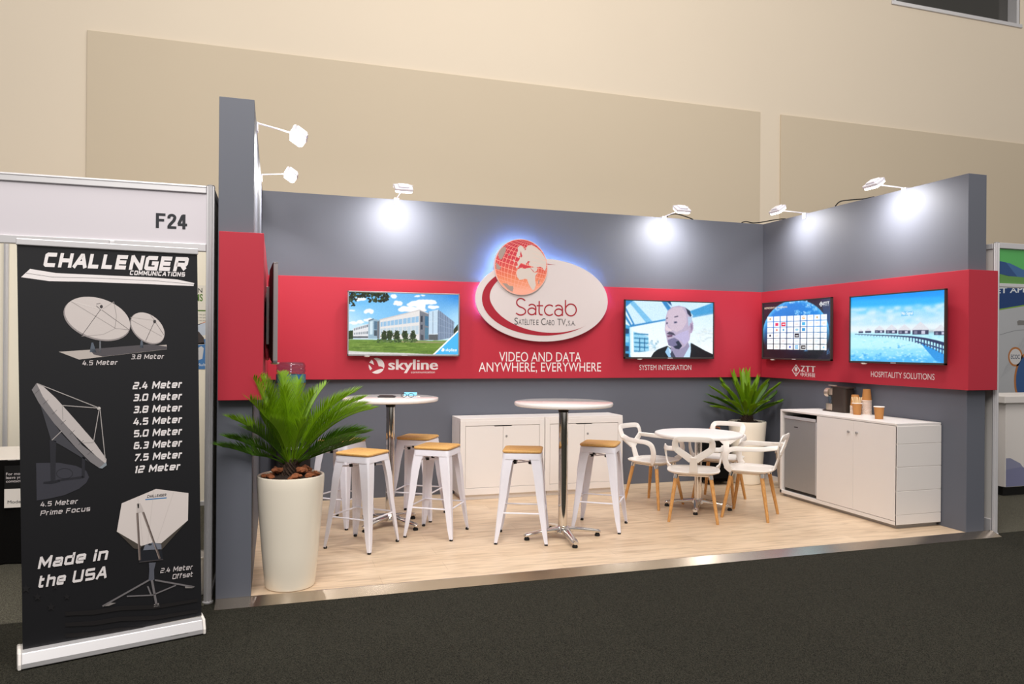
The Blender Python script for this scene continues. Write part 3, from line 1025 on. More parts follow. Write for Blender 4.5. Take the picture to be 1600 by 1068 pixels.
# --- picture 1: office building
def pic_office(W, H):
    p = ScreenPic(W, H, [(148, 145), (1170, 175), (1170, 738), (148, 730)])
    R = random.Random(3)
    p.poly([(100, 100), (1200, 100), (1200, 450), (100, 450)], 0, [(60, 165, 235), (30, 125, 215), (176, 222, 248), (190, 228, 250)])
    p.poly([(100, 450), (1200, 450), (1200, 640), (100, 640)], 0, [(190, 228, 250), (176, 222, 248), (216, 238, 250), (220, 240, 250)])
    p.layer()
    for cx, cy, w, h in ((565, 188, 60, 34), (602, 252, 76, 40), (335, 325, 80, 40), (800, 260, 180, 70), (870, 250, 150, 60), (700, 300, 140, 50), (760, 310, 200, 40), (940, 290, 100, 36), (225, 428, 110, 34), (330, 410, 70, 36), (250, 215, 110, 34), (180, 320, 50, 14), (780, 186, 50, 18), (840, 180, 40, 16), (920, 240, 90, 40), (190, 440, 70, 20)):
        for k in range(9):
            p.ell(cx + R.uniform(-.4, .4) * w, cy + R.uniform(-.25, .3) * h, w * R.uniform(.18, .3), h * R.uniform(.25, .42), (250, 250, 252), 12)
    p.layer()
    p.poly([(100, 590), (1200, 612), (1200, 780), (100, 780)], 0, [(112, 142, 58), (122, 148, 60), (86, 122, 40), (96, 128, 44)])
    p.layer()
    for k in range(170):
        y = R.uniform(600, 728)
        x = R.uniform(140, 1050)
        l = R.uniform(30, 140)
        c = R.choice([(84, 116, 42), (128, 156, 66), (104, 136, 52), (76, 104, 36), (140, 164, 80)])
        p.poly([(x, y), (x + l, y - 2), (x + l, y + R.uniform(1.5, 4)), (x, y + 3)], c)
    p.poly([(640, 606), (1100, 622), (1100, 632), (640, 620)], (158, 150, 110))
    p.layer()
    p.poly([(100, 695), (300, 708), (700, 722), (1000, 738), (100, 760)], (214, 212, 210))
    p.soften(1.6)
    # building
    p.poly([(188, 490), (335, 445), (335, 585), (188, 582)], (226, 226, 230))
    p.poly([(435, 408), (808, 316), (808, 600), (435, 585)], (228, 224, 222))
    p.poly([(808, 316), (892, 352), (892, 602), (808, 602)], (120, 124, 134))
    p.poly([(890, 332), (980, 312), (980, 602), (890, 602)], (196, 218, 236))
    p.poly([(980, 312), (1132, 430), (1126, 575), (980, 602)], (136, 154, 180))
    p.poly([(333, 412), (378, 398), (440, 414), (440, 586), (333, 586)], (150, 178, 196))
    p.poly([(148, 520), (190, 505), (190, 588), (148, 590)], (44, 58, 34))
    p.poly([(1126, 500), (1165, 450), (1168, 520), (1126, 570)], (52, 60, 40))
    p.layer()
    p.poly([(330, 412), (378, 396), (384, 402), (340, 418)], (90, 96, 104))
    p.poly([(345, 425), (372, 418), (372, 545), (345, 548)], (206, 226, 236))
    p.poly([(385, 420), (412, 424), (412, 500), (385, 498)], (84, 116, 140))
    p.poly([(415, 424), (434, 420), (434, 584), (415, 584)], (110, 112, 118))
    p.poly([(385, 505), (412, 506), (412, 560), (385, 558)], (70, 84, 96))
    def band_(ya0, ya1, yb0, yb1, xs, c, gap=6):
        for x0, x1 in zip(xs, xs[1:]):
            f = lambda x, a, b: a + (b - a) * (x - xs[0]) / (xs[-1] - xs[0])
            p.poly([(x0 + gap / 2, f(x0, ya0, yb0)), (x1 - gap / 2, f(x1, ya0, yb0)), (x1 - gap / 2, f(x1, ya1, yb1)), (x0 + gap / 2, f(x0, ya1, yb1))], c)
    band_(432, 474, 374, 430, [442, 468, 504, 538, 572, 610, 650, 690, 728, 766, 802], (150, 190, 222))
    band_(492, 545, 462, 545, [442, 468, 504, 538, 572, 610, 650, 690, 728, 766, 802], (190, 208, 220))
    band_(490, 510, 452, 475, [196, 212, 228, 244, 260, 276, 292, 310, 332], (120, 130, 142), 7)
    band_(530, 548, 515, 540, [196, 212, 228, 244, 260, 276, 292, 310, 332], (132, 142, 152), 7)
    p.poly([(190, 562), (330, 562), (330, 580), (190, 580)], (96, 100, 108))
    band_(372, 430, 372, 430, [816, 838], (50, 58, 72), 2)
    band_(455, 500, 455, 500, [816, 838], (56, 64, 78), 2)
    band_(545, 600, 555, 602, [816, 846], (70, 74, 84), 2)
    p.poly([(858, 372), (890, 380), (890, 470), (858, 462)], (62, 112, 146))
    p.poly([(858, 480), (890, 485), (890, 590), (858, 590)], (84, 126, 150))
    for k in range(9):
        x = 986 + k * 16
        p.line([(x, 318 + k * 12.5), (x, 600 - k * 3)], 3, (72, 84, 104))
    for j in range(1, 4):
        p.line([(980, 312 + j * 72), (1130, 430 + j * 36)], 3, (160, 176, 196))
    for x in (892, 932, 978):
        p.line([(x, 330), (x, 600)], 4, (96, 108, 124))
    for y in (425, 545):
        p.line([(892, y), (980, y - 4)], 8 if y > 500 else 3, (214, 224, 232))
    p.poly([(895, 548), (978, 548), (978, 602), (895, 600)], (92, 96, 100))
    p.poly([(435, 404), (808, 312), (890, 348), (890, 356), (808, 322), (435, 414)], (206, 200, 198))
    p.layer()
    for cx, cy, rw, rh in ((478, 560, 32, 50), (528, 556, 34, 50), (596, 555, 34, 50), (674, 555, 32, 50), (748, 558, 30, 48)):
        p.ell(cx, cy, rw * .72, rh * .86, (36, 50, 26))
        for k in range(60):
            a, r_ = R.uniform(0, 6.28), R.random() ** .5
            p.ell(cx + math.cos(a) * r_ * rw, cy + math.sin(a) * r_ * rh, R.uniform(4, 7), R.uniform(4, 7), R.choice([(34, 50, 24), (46, 66, 30), (58, 80, 36), (28, 40, 22)]), 8)
    for k in range(120):
        x = R.uniform(410, 790)
        p.ell(x, 606 + R.uniform(-14, 14), R.uniform(6, 12), R.uniform(4, 8), R.choice([(60, 84, 40), (86, 112, 58), (104, 126, 76), (48, 68, 34)]), 8)
    for k in range(40):
        p.ell(R.uniform(148, 186), R.uniform(512, 588), 7, 7, R.choice([(34, 50, 26), (50, 70, 34)]), 8)
    p.layer()
    for k in range(190):
        x = R.uniform(140, 515)
        lo = 240 if x > 300 else (290 if x < 230 else 200)
        y = 140 + (lo - 140) * R.random() ** 1.1
        if 240 < x < 330 and y > 195: continue
        p.ell(x, y, R.uniform(8, 17), R.uniform(6, 13), R.choice([(24, 32, 18), (38, 50, 22), (56, 70, 28), (18, 24, 14)]), 7, R.uniform(0, 3))
    p.layer()
    p.soften(0.7, None, .012)
    p.poly([(922, 745), (1180, 495), (1180, 745)], (250, 252, 254))
    p.layer()
    p.poly([(942, 745), (1180, 512), (1180, 745)], (74, 184, 240))
    p.layer()
    p.text('skyline', (1052, 704), (1158, 704), 24, (255, 255, 255), 0.02)
    p.text('communication', (1100, 714), (1152, 714), 5, (240, 250, 255))
    p.poly(arc(1026, 692, 16, -110, 130), (255, 255, 255))
    p.poly([(1010, 690), (1018, 698), (1014, 706)], (255, 255, 255))
    return p

# --- picture 2: man talking under a light roof
def pic_man(W, H):
    p = ScreenPic(W, H, [(165, 172), (980, 205), (972, 704), (163, 696)])
    p.poly([(100, 100), (1050, 100), (1050, 800), (100, 800)], 0, [(222, 240, 250), (200, 232, 250), (246, 250, 252), (250, 252, 252)])
    p.layer()
    B1, B2, B3 = (48, 132, 196), (120, 190, 232), (24, 74, 128)
    p.poly([(150, 160), (980, 195), (980, 300), (790, 335), (400, 378), (220, 415), (160, 360)], (206, 234, 250))
    p.poly([(160, 165), (245, 172), (165, 235)], B1)
    p.poly([(245, 180), (420, 372), (360, 382), (205, 195)], B2)
    p.poly([(160, 215), (255, 400), (215, 412), (160, 330)], B1)
    p.poly([(160, 250), (235, 390), (225, 400), (160, 290)], (220, 240, 250))
    p.poly([(500, 180), (545, 184), (620, 290), (575, 292)], B1)
    p.poly([(545, 184), (585, 188), (600, 230)], B3)
    p.poly([(760, 280), (985, 200), (985, 295), (800, 322)], (66, 158, 214))
    p.poly([(205, 405), (560, 345), (560, 358), (210, 420)], B1)
    p.poly([(790, 322), (985, 290), (985, 304), (790, 338)], (96, 168, 214))
    p.poly([(160, 390), (215, 412), (222, 700), (160, 700)], (70, 160, 214))
    p.layer()
    for y0, y1, c in ((430, 480, (20, 60, 100)), (500, 560, (140, 210, 240)), (590, 640, (22, 64, 104)), (660, 700, (8, 20, 36))):
        p.poly([(164, y0), (200, y0 + 6), (200, y1), (164, y1)], c)
    p.poly([(206, 420), (222, 420), (228, 690), (212, 690)], (214, 240, 250))
    p.poly([(240, 460), (380, 508), (388, 640), (246, 650)], (150, 210, 238))
    for y in (480, 520, 560, 600, 640):
        p.line([(248, y), (380, y + 10)], 12, (56, 130, 176))
    for x in (300, 345):
        p.line([(x, 520), (x, 640)], 7, (30, 84, 128))
    p.poly([(220, 655), (420, 640), (420, 705), (220, 700)], (236, 246, 250))
    R = random.Random(5)
    for k in range(30):
        p.ell(R.uniform(380, 470), R.uniform(540, 640), R.uniform(6, 16), R.uniform(4, 12), R.choice([(180, 214, 232), (220, 232, 236), (140, 180, 200)]), 8)
    for k in range(26):
        p.ell(R.uniform(800, 970), R.uniform(440, 560), R.uniform(10, 30), R.uniform(4, 9), R.choice([(222, 232, 232), (232, 238, 238), (212, 226, 230)]), 10)
    p.layer()
    p.soften(2.0, None, .015)
    # jacket, shirt, neck
    p.poly([(395, 712), (430, 655), (470, 625), (555, 594), (620, 640), (720, 650), (775, 570), (830, 600), (900, 640), (985, 680), (985, 720), (395, 720)], (10, 12, 18))
    p.layer()
    p.poly([(535, 650), (560, 600), (600, 640), (700, 660), (770, 560), (772, 640), (760, 720), (590, 720)], (196, 226, 246))
    p.layer()
    p.poly([(585, 600), (745, 560), (760, 600), (700, 705), (610, 705), (590, 660)], (150, 142, 172))
    p.layer()
    # head
    head = [(560, 270), (600, 238), (660, 226), (720, 240), (768, 290), (782, 350), (794, 390), (792, 440), (770, 480), (760, 540), (720, 600), (670, 626), (620, 620), (575, 596), (555, 560), (548, 520), (540, 480), (532, 450), (536, 400), (542, 330)]
    p.poly(head, (186, 172, 196))
    p.layer()
    p.poly([(565, 275), (620, 240), (690, 240), (730, 300), (735, 380), (700, 440), (640, 470), (600, 450), (560, 400), (548, 340)], (206, 188, 204))
    p.poly([(722, 245), (765, 275), (780, 320), (770, 330), (742, 300), (735, 270)], (36, 46, 68))
    p.poly([(745, 330), (785, 330), (780, 380), (752, 420)], (176, 196, 222))
    p.poly([(764, 388), (794, 385), (796, 440), (780, 480), (764, 478)], (178, 156, 186))
    p.layer()
    p.poly([(772, 400), (786, 398), (788, 436), (776, 460)], (138, 120, 150))
    p.poly([(620, 326), (655, 318), (658, 328), (622, 336)], (92, 84, 104))
    p.poly([(545, 338), (560, 334), (560, 344), (546, 348)], (92, 84, 104))
    p.poly([(615, 372), (645, 370), (648, 386), (618, 390)], (110, 104, 134))
    p.poly([(544, 380), (562, 378), (562, 392), (546, 396)], (110, 104, 134))
    p.poly([(548, 396), (565, 430), (590, 440), (600, 456), (570, 462), (540, 452), (536, 430)], (222, 202, 212))
    p.poly([(548, 484), (575, 464), (610, 474), (632, 500), (600, 494), (572, 492)], (70, 62, 84))
    p.poly([(552, 500), (604, 494), (600, 510), (560, 516)], (96, 62, 92))
    p.poly([(560, 540), (620, 520), (660, 545), (690, 590), (665, 624), (625, 620), (600, 600), (565, 590)], (118, 112, 148))
    p.poly([(632, 560), (660, 548), (692, 596), (664, 626), (632, 622), (612, 600), (650, 590)], (34, 36, 58))
    p.poly([(610, 510), (690, 470), (750, 450), (758, 540), (715, 590), (690, 560), (650, 530)], (188, 178, 214))
    p.layer()
    p.ell(632, 380, 7, 5, (50, 50, 70), 10)
    p.ell(553, 386, 5, 5, (50, 50, 70), 10)
    p.poly([(600, 640), (640, 712), (592, 715), (580, 670)], (60, 64, 84))
    p.poly([(535, 650), (560, 600), (596, 712), (575, 712)], (150, 196, 232))
    p.soften(1.5, (520, 210, 800, 640), .012)
    p.soften(0.8, None, .01)
    return p

# --- picture 3: globe behind a grid of white tiles
def pic_tiles(W, H):
    p = ScreenPic(W, H, [(8, 150), (1066, 64), (1080, 1022), (22, 1004)])
    p.poly([(-20, 0), (1200, 0), (1200, 1100), (-20, 1100)], 0, [(44, 34, 50), (40, 40, 60), (24, 26, 40), (20, 18, 24)])
    p.poly([(900, 60), (1100, 60), (1100, 560), (980, 420)], 0, [(46, 48, 76), (60, 66, 90), (34, 60, 100), (30, 70, 120)])
    p.layer()
    n = 48
    cx, cy, r1, r2 = 530, 620, 520, 530
    c1, c0 = (24, 132, 220), (90, 190, 246)
    ring = [(cx + r1 * math.cos(2 * math.pi * k / n), cy + r2 * math.sin(2 * math.pi * k / n)) for k in range(n)]
    inn = [(cx + (r1 - 60) * math.cos(2 * math.pi * k / n), cy + (r2 - 60) * math.sin(2 * math.pi * k / n)) for k in range(n)]
    dk = lambda y, c: tuple(v * max(0.12, min(1, (900 - y) / 420)) for v in c)
    for k in range(n):
        j = (k + 1) % n
        p.poly([ring[k], ring[j], inn[j], inn[k]], 0, [dk(ring[k][1], c0), dk(ring[j][1], c0), dk(inn[j][1], c1), dk(inn[k][1], c1)])
        p.poly([inn[k], inn[j], (cx, cy)], 0, [dk(inn[k][1], c1), dk(inn[j][1], c1), dk(cy, (14, 100, 190))])
    p.layer()
    R = random.Random(8)
    for k in range(170):
        a = R.choice([(620, 130, 90, 30), (720, 180, 70, 40), (540, 280, 70, 40), (710, 290, 70, 30), (460, 130, 40, 12), (820, 240, 40, 30), (300, 200, 40, 30), (240, 240, 30, 20)])
        p.ell(a[0] + R.gauss(0, .5) * a[2], a[1] + R.gauss(0, .5) * a[3], R.uniform(6, 18), R.uniform(4, 11), R.choice([(110, 190, 244), (170, 214, 250), (130, 200, 246), (70, 160, 232)]), 8, .4)
    for k in range(30):
        p.ell(1040 + R.gauss(0, 24), 900 + R.gauss(0, 24), R.uniform(4, 12), R.uniform(3, 8), (64, 110, 160), 8)
        p.ell(690 + R.gauss(0, 14), 885 + R.gauss(0, 8), R.uniform(4, 9), R.uniform(3, 6), (80, 130, 180), 8)
    p.layer()
    p.soften(2.2, None, .012)
    TLx, TRx, BLx, BRx = (72, 354), (1014, 312), (80, 874), (1020, 886)
    def q(a, b):
        t0 = (TLx[0] + (TRx[0] - TLx[0]) * a, TLx[1] + (TRx[1] - TLx[1]) * a)
        t1 = (BLx[0] + (BRx[0] - BLx[0]) * a, BLx[1] + (BRx[1] - BLx[1]) * a)
        return (t0[0] + (t1[0] - t0[0]) * b, t0[1] + (t1[1] - t0[1]) * b)
    tiles = []
    for i in range(9):
        for j in range(6):
            a0, a1 = (i + .04) / 9, (i + .92) / 9
            b0, b1 = (j + .03) / 6, (j + .93) / 6
            p.poly([q(a0, b0), q(a1, b0), q(a1, b1), q(a0, b1)], (246, 250, 253))
            tiles.append((i, j))
    p.layer()
    marks = {(1, 1): (230, 60, 110), (2, 1): (220, 40, 84), (5, 0): (240, 160, 60), (5, 1): (70, 180, 230), (5, 2): (40, 150, 214), (4, 5): (60, 170, 226), (4, 3): (20, 28, 44), (5, 5): (60, 54, 54), (2, 2): (80, 170, 214), (4, 2): (150, 206, 232), (0, 3): (40, 44, 60), (3, 5): (60, 90, 200), (1, 2): (220, 140, 120), (0, 0): (230, 170, 120), (7, 0): (210, 170, 110), (8, 5): (140, 206, 240)}
    for (i, j) in tiles:
        u, v = (i + .48) / 9, (j + .48) / 6
        c = marks.get((i, j))
        if c and (i, j) in ((2, 1), (4, 3), (5, 5), (1, 1), (4, 5), (5, 2), (5, 1)):
            du, dv = (.036, .055) if (i, j) in ((2, 1), (4, 3), (5, 5)) else (.026, .045)
            p.poly([q(u - du, v - dv), q(u + du, v - dv), q(u + du, v + dv), q(u - du, v + dv)], c)
        elif c:
            m = q(u, v)
            p.ell(m[0], m[1], 26 if (i, j) in ((5, 0), (4, 2)) else 14, 18, c, 14)
        else:
            k = R.choice([(206, 222, 232), (232, 220, 206), (210, 228, 236), (226, 214, 214)])
            for r_ in range(R.choice([1, 2])):
                vv = v + (r_ - .5) * .035
                p.poly([q(u - .028, vv - .009), q(u + .028, vv - .009), q(u + .028, vv + .009), q(u - .028, vv + .009)], k)
    p.layer()
    for (i, j), dv in (((2, 1), 0), ((4, 3), .012), ((5, 5), .004), ((5, 0), 0), ((4, 5), 0)):
        u, v = (i + .48) / 9, (j + .48) / 6 + dv
        p.poly([q(u - .02, v - .014), q(u + .026, v - .014), q(u + .026, v + .010), q(u - .02, v + .010)], (248, 250, 252))
    p.text('REPRESENTED PARTNERS', (30, 236), (386, 212), 26, (250, 226, 196), 0.015)
    p.text('ZTT', (935, 165), (1038, 152), 36, (255, 255, 255), 0.03)
    p.text('中天科技', (945, 192), (1036, 182), 22, (235, 245, 250))
    p.line([(912, 122), (938, 158), (912, 194), (886, 160), (912, 122)], 8, (255, 255, 255))
    p.ell(912, 156, 11, 14, (235, 245, 250), 12)
    return p

# --- picture 4: huts on stilts over a lagoon
def pic_lagoon(W, H):
    p = ScreenPic(W, H, [(768, 210), (1472, 162), (1470, 714), (768, 690)])
    sky = [(150, (0, 140, 240)), (230, (0, 160, 250)), (285, (70, 190, 250)), (340, (150, 216, 250)), (430, (222, 236, 244)), (490, (226, 240, 246))]
    for (a, ca), (b, cb) in zip(sky, sky[1:]):
        p.poly([(740, a), (1500, a - 20), (1500, b - 20), (740, b)], 0, [ca, ca, cb, cb])
    sea_ = [(478, (160, 226, 248)), (520, (190, 240, 252)), (600, (180, 238, 252)), (660, (100, 200, 246)), (740, (60, 170, 236))]
    for (a, ca), (b, cb) in zip(sea_, sea_[1:]):
        p.poly([(740, a), (1500, a), (1500, b), (740, b)], 0, [ca, ca, cb, cb])
    p.layer()
    R = random.Random(4)
    for k in range(60):
        x, y = R.uniform(760, 1480), R.uniform(300, 420)
        p.ell(x, y - (x - 760) * .05, R.uniform(20, 60), R.uniform(4, 12), R.choice([(190, 228, 248), (206, 234, 248), (216, 236, 246), (150, 214, 248)]), 10, -.08)
    p.soften(6.0)
    for k in range(220):
        y = 510 + 190 * R.random()
        c = R.choice([(200, 244, 252), (150, 224, 250), (214, 248, 253), (130, 212, 248), (184, 238, 251)])
        p.ell(R.uniform(765, 1475), y, R.uniform(4, 16), R.uniform(1.5, 4), c, 8, R.uniform(-.1, .2))
    for cx, cy in ((980, 650), (875, 646), (790, 655), (1130, 590), (1200, 655), (1400, 640), (1440, 660), (960, 690)):
        for k in range(8):
            p.ell(cx + R.gauss(0, 16), cy + R.gauss(0, 7), R.uniform(4, 11), R.uniform(2, 5), (70, 170, 232), 8)
    p.layer()
    p.soften(2.0)
    p.poly([(1290, 560), (1380, 600), (1475, 650), (1475, 720), (1400, 690), (1340, 620)], (40, 150, 226))
    for cx, w_, yb in ((845, 34, 476), (900, 44, 476), (985, 70, 478), (1075, 84, 482), (1170, 90, 486), (1290, 120, 492), (1440, 100, 498)):
        hgt = w_ * .62
        p.poly([(cx - w_ * .6, yb - hgt * .4), (cx, yb - hgt * 1.25), (cx + w_ * .6, yb - hgt * .4)], (216, 220, 228))
        p.poly([(cx - w_ * .5, yb - hgt * .4), (cx + w_ * .5, yb - hgt * .4), (cx + w_ * .5, yb + 4), (cx - w_ * .5, yb + 4)], (52, 62, 92))
    p.layer()
    for cx, w_, yb in ((985, 70, 478), (1075, 84, 482), (1170, 90, 486), (1290, 120, 492), (1440, 100, 498)):
        p.poly([(cx + w_ * .05, yb - w_ * .2), (cx + w_ * .28, yb - w_ * .2), (cx + w_ * .28, yb), (cx + w_ * .05, yb)], (196, 200, 220))
        p.poly([(cx - w_ * .4, yb - w_ * .18), (cx - w_ * .2, yb - w_ * .18), (cx - w_ * .2, yb), (cx - w_ * .4, yb)], (120, 124, 150))
    pier = [(800, 486), (950, 494), (1100, 500), (1230, 508), (1330, 522), (1400, 538), (1480, 560)]
    low = [(800, 490), (950, 499), (1100, 508), (1230, 520), (1330, 540), (1400, 560), (1480, 588)]
    p.poly(pier + low[::-1], (34, 52, 92))
    for x in range(830, 1480, 22):
        y = np.interp(x, [q[0] for q in low], [q[1] for q in low])
        l = np.interp(x, [800, 1100, 1300, 1480], [6, 14, 40, 74])
        p.poly([(x, y - 4), (x + (3 if x < 1200 else 8), y - 4), (x + (3 if x < 1200 else 8), y + l), (x, y + l)], (30, 52, 96))
    p.poly([(1250, 540), (1480, 610), (1480, 622), (1250, 550)], (44, 74, 122))
    p.layer()
    p.soften(1.0, None, .012)
    p.poly([(1146, 320), (1238, 318), (1238, 352), (1146, 356)], (120, 196, 236))
    p.layer()
    p.text('No Signal', (1150, 346), (1232, 344), 22, (255, 255, 255), 0.01)
    return p

def pic_dark(W, H):
    p = Pic(W, H, [(0, 0), (1, 0), (1, 1), (0, 1)])
    p.poly([(0, 0), (1, 0), (1, 1), (0, 1)], 0, [(30, 60, 110), (20, 40, 90), (120, 150, 180), (140, 160, 190)])
    return p

YS = YB - 0.072
television('television', 'silver-framed television showing an office building and lawn', ((0.788 + 1.895) / 2, YS, 1.407), 0, 1.107, 0.628, 'silver_bezel', pic_office, 'wall televisions')
television('television', 'television showing a bearded man in a dark jacket', ((3.73 + 4.845) / 2, YS, 1.387), 0, 1.115, 0.642, 'dark_bezel', pic_man, 'wall televisions')
XS = XR - 0.072
television('television', 'television showing a grid of white tiles over a blue globe', (XS, (2.545 + 1.433) / 2, 1.388), -math.pi / 2, 1.112, 0.644, 'dark_bezel', pic_tiles, 'wall televisions')
television('television', 'television showing huts on stilts over a turquoise lagoon', (XS, (1.185 + 0.097) / 2, 1.378), -math.pi / 2, 1.088, 0.642, 'dark_bezel', pic_lagoon, 'wall televisions')
tl = television('television', 'television seen edge-on, swung out from the left wall', (0.133, 0.77, 1.388), math.pi / 2 + math.radians(1.0), 1.1, 0.64, 'silver_bezel', pic_dark, 'wall televisions', depth=0.05, gap=0.02)

MB().tube(spline([(-.30, .062, .30), (-.31, .056, .20), (-.28, .064, .10), (-.32, .058, .02)], 6), .012, 8).build('red_cable_sleeve', 'red', tl, smooth=50)
for x in (-.33, .28):
    MB().box(x, x + .05, .05, .068, .12, .50).build('bracket_rail', 'steel', tl, bevel=.002)

# ================================================================== SPOTLIGHTS ON ARMS
def spotlight(label, base, direction, aim, power, arm=0.32, color=(1.0, 0.975, 0.96), drop=0.016, glow=0.022):
    """arm lamp clamped on a wall top: base on the wall, direction = horizontal unit vector into the booth"""
    t = thing('spotlight', label, 'spotlight', base, math.atan2(direction[1], direction[0]), 'arm spotlights on the booth walls')
    MB().box(-0.05, 0.006, -0.025, 0.025, -0.004, 0.012).box(-0.002, 0.010, -0.025, 0.025, -0.05, 0.012).build('clamp', 'white_metal', t, bevel=0.002)
    MB().tube([(0, 0, 0.010), (arm * .5, 0, drop * .5 + .008), (arm, 0, drop + 0.004)], 0.006, 8).build('arm', 'white_metal', t, smooth=40)
    h = MB()
    mt = Matrix.Translation((arm, 0, drop)) @ Matrix.Rotation(math.radians(34), 4, 'Y')
    h.box(-0.055, 0.055, -0.085, 0.085, 0.0, 0.028, mt)
    h.box(-0.04, 0.04, -0.05, 0.05, 0.028, 0.045, mt)
    h.build('lamp_head', 'white_metal', t, bevel=0.006)
    g = MB()
    g.loft([[mt @ Vector((sx * .05 * k, sy * .078 * k, z)) for sx, sy in ((-1, -1), (1, -1), (1, 1), (-1, 1))] for k, z in ((1, .001), (1.0, -glow * .6), (.75, -glow))])
    g.build('lamp_glass', 'lamp_glow', t, bevel=0.004)
    MB().tube([(arm - 0.03, -0.09, drop + .015), (arm - 0.02, -0.092, drop + 0.045), (arm - .02, 0, drop + 0.058), (arm - 0.02, 0.092, drop + 0.045), (arm - 0.03, 0.09, drop + .015)], 0.004, 6).build('yoke', 'white_metal', t, smooth=40)
    d = bpy.data.lights.new('spotlight_beam', 'AREA')
    d.shape = 'RECTANGLE'
    d.size, d.size_y = 0.14, 0.09
    d.energy = power
    d.spread = math.radians(155)
    d.color = color
    lo = bpy.data.objects.new('spotlight_beam', d)
    COL.objects.link(lo)
    lo.parent = t
    src = mt @ Vector((0, 0, -glow - .006))
    lo.location = src
    wsrc = Vector(base) + Matrix.Rotation(t.rotation_euler.z, 3, 'Z') @ src
    dv = Matrix.Rotation(-t.rotation_euler.z, 3, 'Z') @ (Vector(aim) - wsrc)
    lo.rotation_euler = dv.to_track_quat('-Z', 'Y').to_euler()
    return t
spotlight('lit arm spotlight on the left wall, nearer the aisle', (0, 0.518, BH), (1, 0), (0, 0.6, 2.3), 20, arm=0.27, drop=-.05, glow=.05)
spotlight('lit arm spotlight on the left wall, nearer the back wall', (0, 2.08, BH), (1, 0), (0, 1.9, 2.3), 20, arm=0.25, drop=.03, glow=.05)
spotlight('arm spotlight on the back wall above the office-building television', (1.27, BD, BH), (0, -1), (1.27, BD, 2.35), 13.5, arm=0.42)
spotlight('arm spotlight on the back wall above the bearded man television', (4.27, BD, BH), (0, -1), (4.27, BD, 2.35), 13.5, arm=0.38)
spotlight('arm spotlight on the right wall above the white tiles television', (BW, 2.0, BH), (-1, 0), (BW, 1.85, 2.4), 12.5, arm=0.34)
spotlight('arm spotlight on the right wall above the lagoon television', (BW, 0.66, BH), (-1, 0), (BW, 0.66, 2.4), 12.5, arm=0.34)

def cable(label, pts, r=0.006):
    P = spline(pts, 8)
    c = P[0].copy()
    tag(MB().tube([p - c for p in P], r, 6).build('power_cable', 'black_rubber', smooth=60, loc=c), label, 'cable', 'cables along the wall tops')
cable('black cable arching over the back wall top beside the right spotlight', [(4.31, BD + .02, BH + .007), (4.36, BD + .03, BH + .04), (4.45, BD + .03, BH + .055), (4.58, BD + .03, BH + .03), (4.66, BD + .03, BH + .007)])
cable('black cable lying on the wall tops at the right back corner', [(5.3, BD + .02, BH + .007), (5.36, BD + .02, BH + .022), (5.45, BD + .02, BH + .012), (5.56, BD + .02, BH + .025), (BW + .03, BD - .1, BH + .03), (BW + .03, BD - .26, BH + .02), (BW + .03, BD - .36, BH + .007)])
cable('black cable arching over the right wall top between its two spotlights', [(BW + .02, 1.56, BH + .007), (BW + .03, 1.50, BH + .045), (BW + .03, 1.36, BH + .035), (BW + .03, 1.18, BH + .012), (BW + .03, 1.05, BH + .007)])

# ================================================================== ROLL-UP BANNER
bang = 0.2865
bx0, by0 = -0.612 - .4177 * math.cos(bang), -0.57 - .4177 * math.sin(bang)
bx1, by1 = -0.612 + .4177 * math.cos(bang), -0.57 + .4177 * math.sin(bang)
bmid = ((bx0 + bx1) / 2, (by0 + by1) / 2)
blen = math.hypot(bx1 - bx0, by1 - by0)
bt = thing('banner_stand', 'black pull-up banner with white satellite dishes on a silver base', 'banner', (bmid[0] - math.sin(bang) * .0, bmid[1], CZ), bang)
hb = .402
prof = [(-0.012, 0.006), (-0.012, 0.03), (0.01, 0.075), (0.09, 0.085), (0.19, 0.06), (0.20, 0.006)]
MB().loft([[Vector((x, y, z)) for y, z in prof] for x in (-hb, hb)]).build('base_cassette', 'alu_post', bt, bevel=0.004)
for sx in (-1, 1):
    MB().loft([[Vector((sx * (hb + q), y * k + .09 * (1 - k), 0.045 + (z - .045) * k)) for y, z in prof] for q, k in ((0, 1.03), (0.012, 1.03), (0.016, .9))]).build('end_cap', 'white_plastic', bt, bevel=0.002)
    MB().lathe([(0.016, 0.0), (0.016, 0.009)], (sx * hb * .85, 0.06, -0.0), 12).build('foot', 'black_rubber', bt)
MB().box(hb - .16, hb - .075, -0.0135, -0.008, 0.028, 0.03, None).build('rating_plate', 'steel', bt)
MB().tube([(0, 0.075, 0.07), (0, 0.075, 2.03)], 0.009, 8).build('support_pole', 'alu_post', bt, smooth=40)
PW, PH = 0.80, 1.93
pz = 0.078
MB().box(-PW / 2 - .004, PW / 2 + .004, 0.036, 0.060, pz + PH, pz + PH + .032).build('top_rail', 'alu_post', bt, bevel=0.004)
MB().box(-0.012, 0.012, 0.055, 0.082, pz + PH + .015, pz + PH + .05).build('pole_hook', 'alu_post', bt, bevel=0.003)
MB().box(-PW / 2, PW / 2, 0.047, 0.0495, pz, pz + PH).build('banner_sheet', 'black', bt)
p = Pic(PW, PH, [(27.5, 381), (308.2, 402), (314.2, 965), (36.4, 1020)])
def K1(x, y): return (30 + x / 4.854, 380 + y / 4.854)        # picture coordinates from three enlarged views
def K2(x, y): return (30 + x / 4.45, 580 + y / 4.45)
def K3(x, y): return (30 + x / 3.56, 750 + y / 3.56)
BK = (30, 30, 33)
p.poly([(0, 350), (340, 350), (340, 1100), (0, 1100)], BK)
p.layer()
WH = (236, 230, 230)
LG = (212, 204, 204)
p.stroke('CHALLENGER', K1(186, 176), K1(1268, 234), 110 / 4.854, WH, .27, .13, .24)
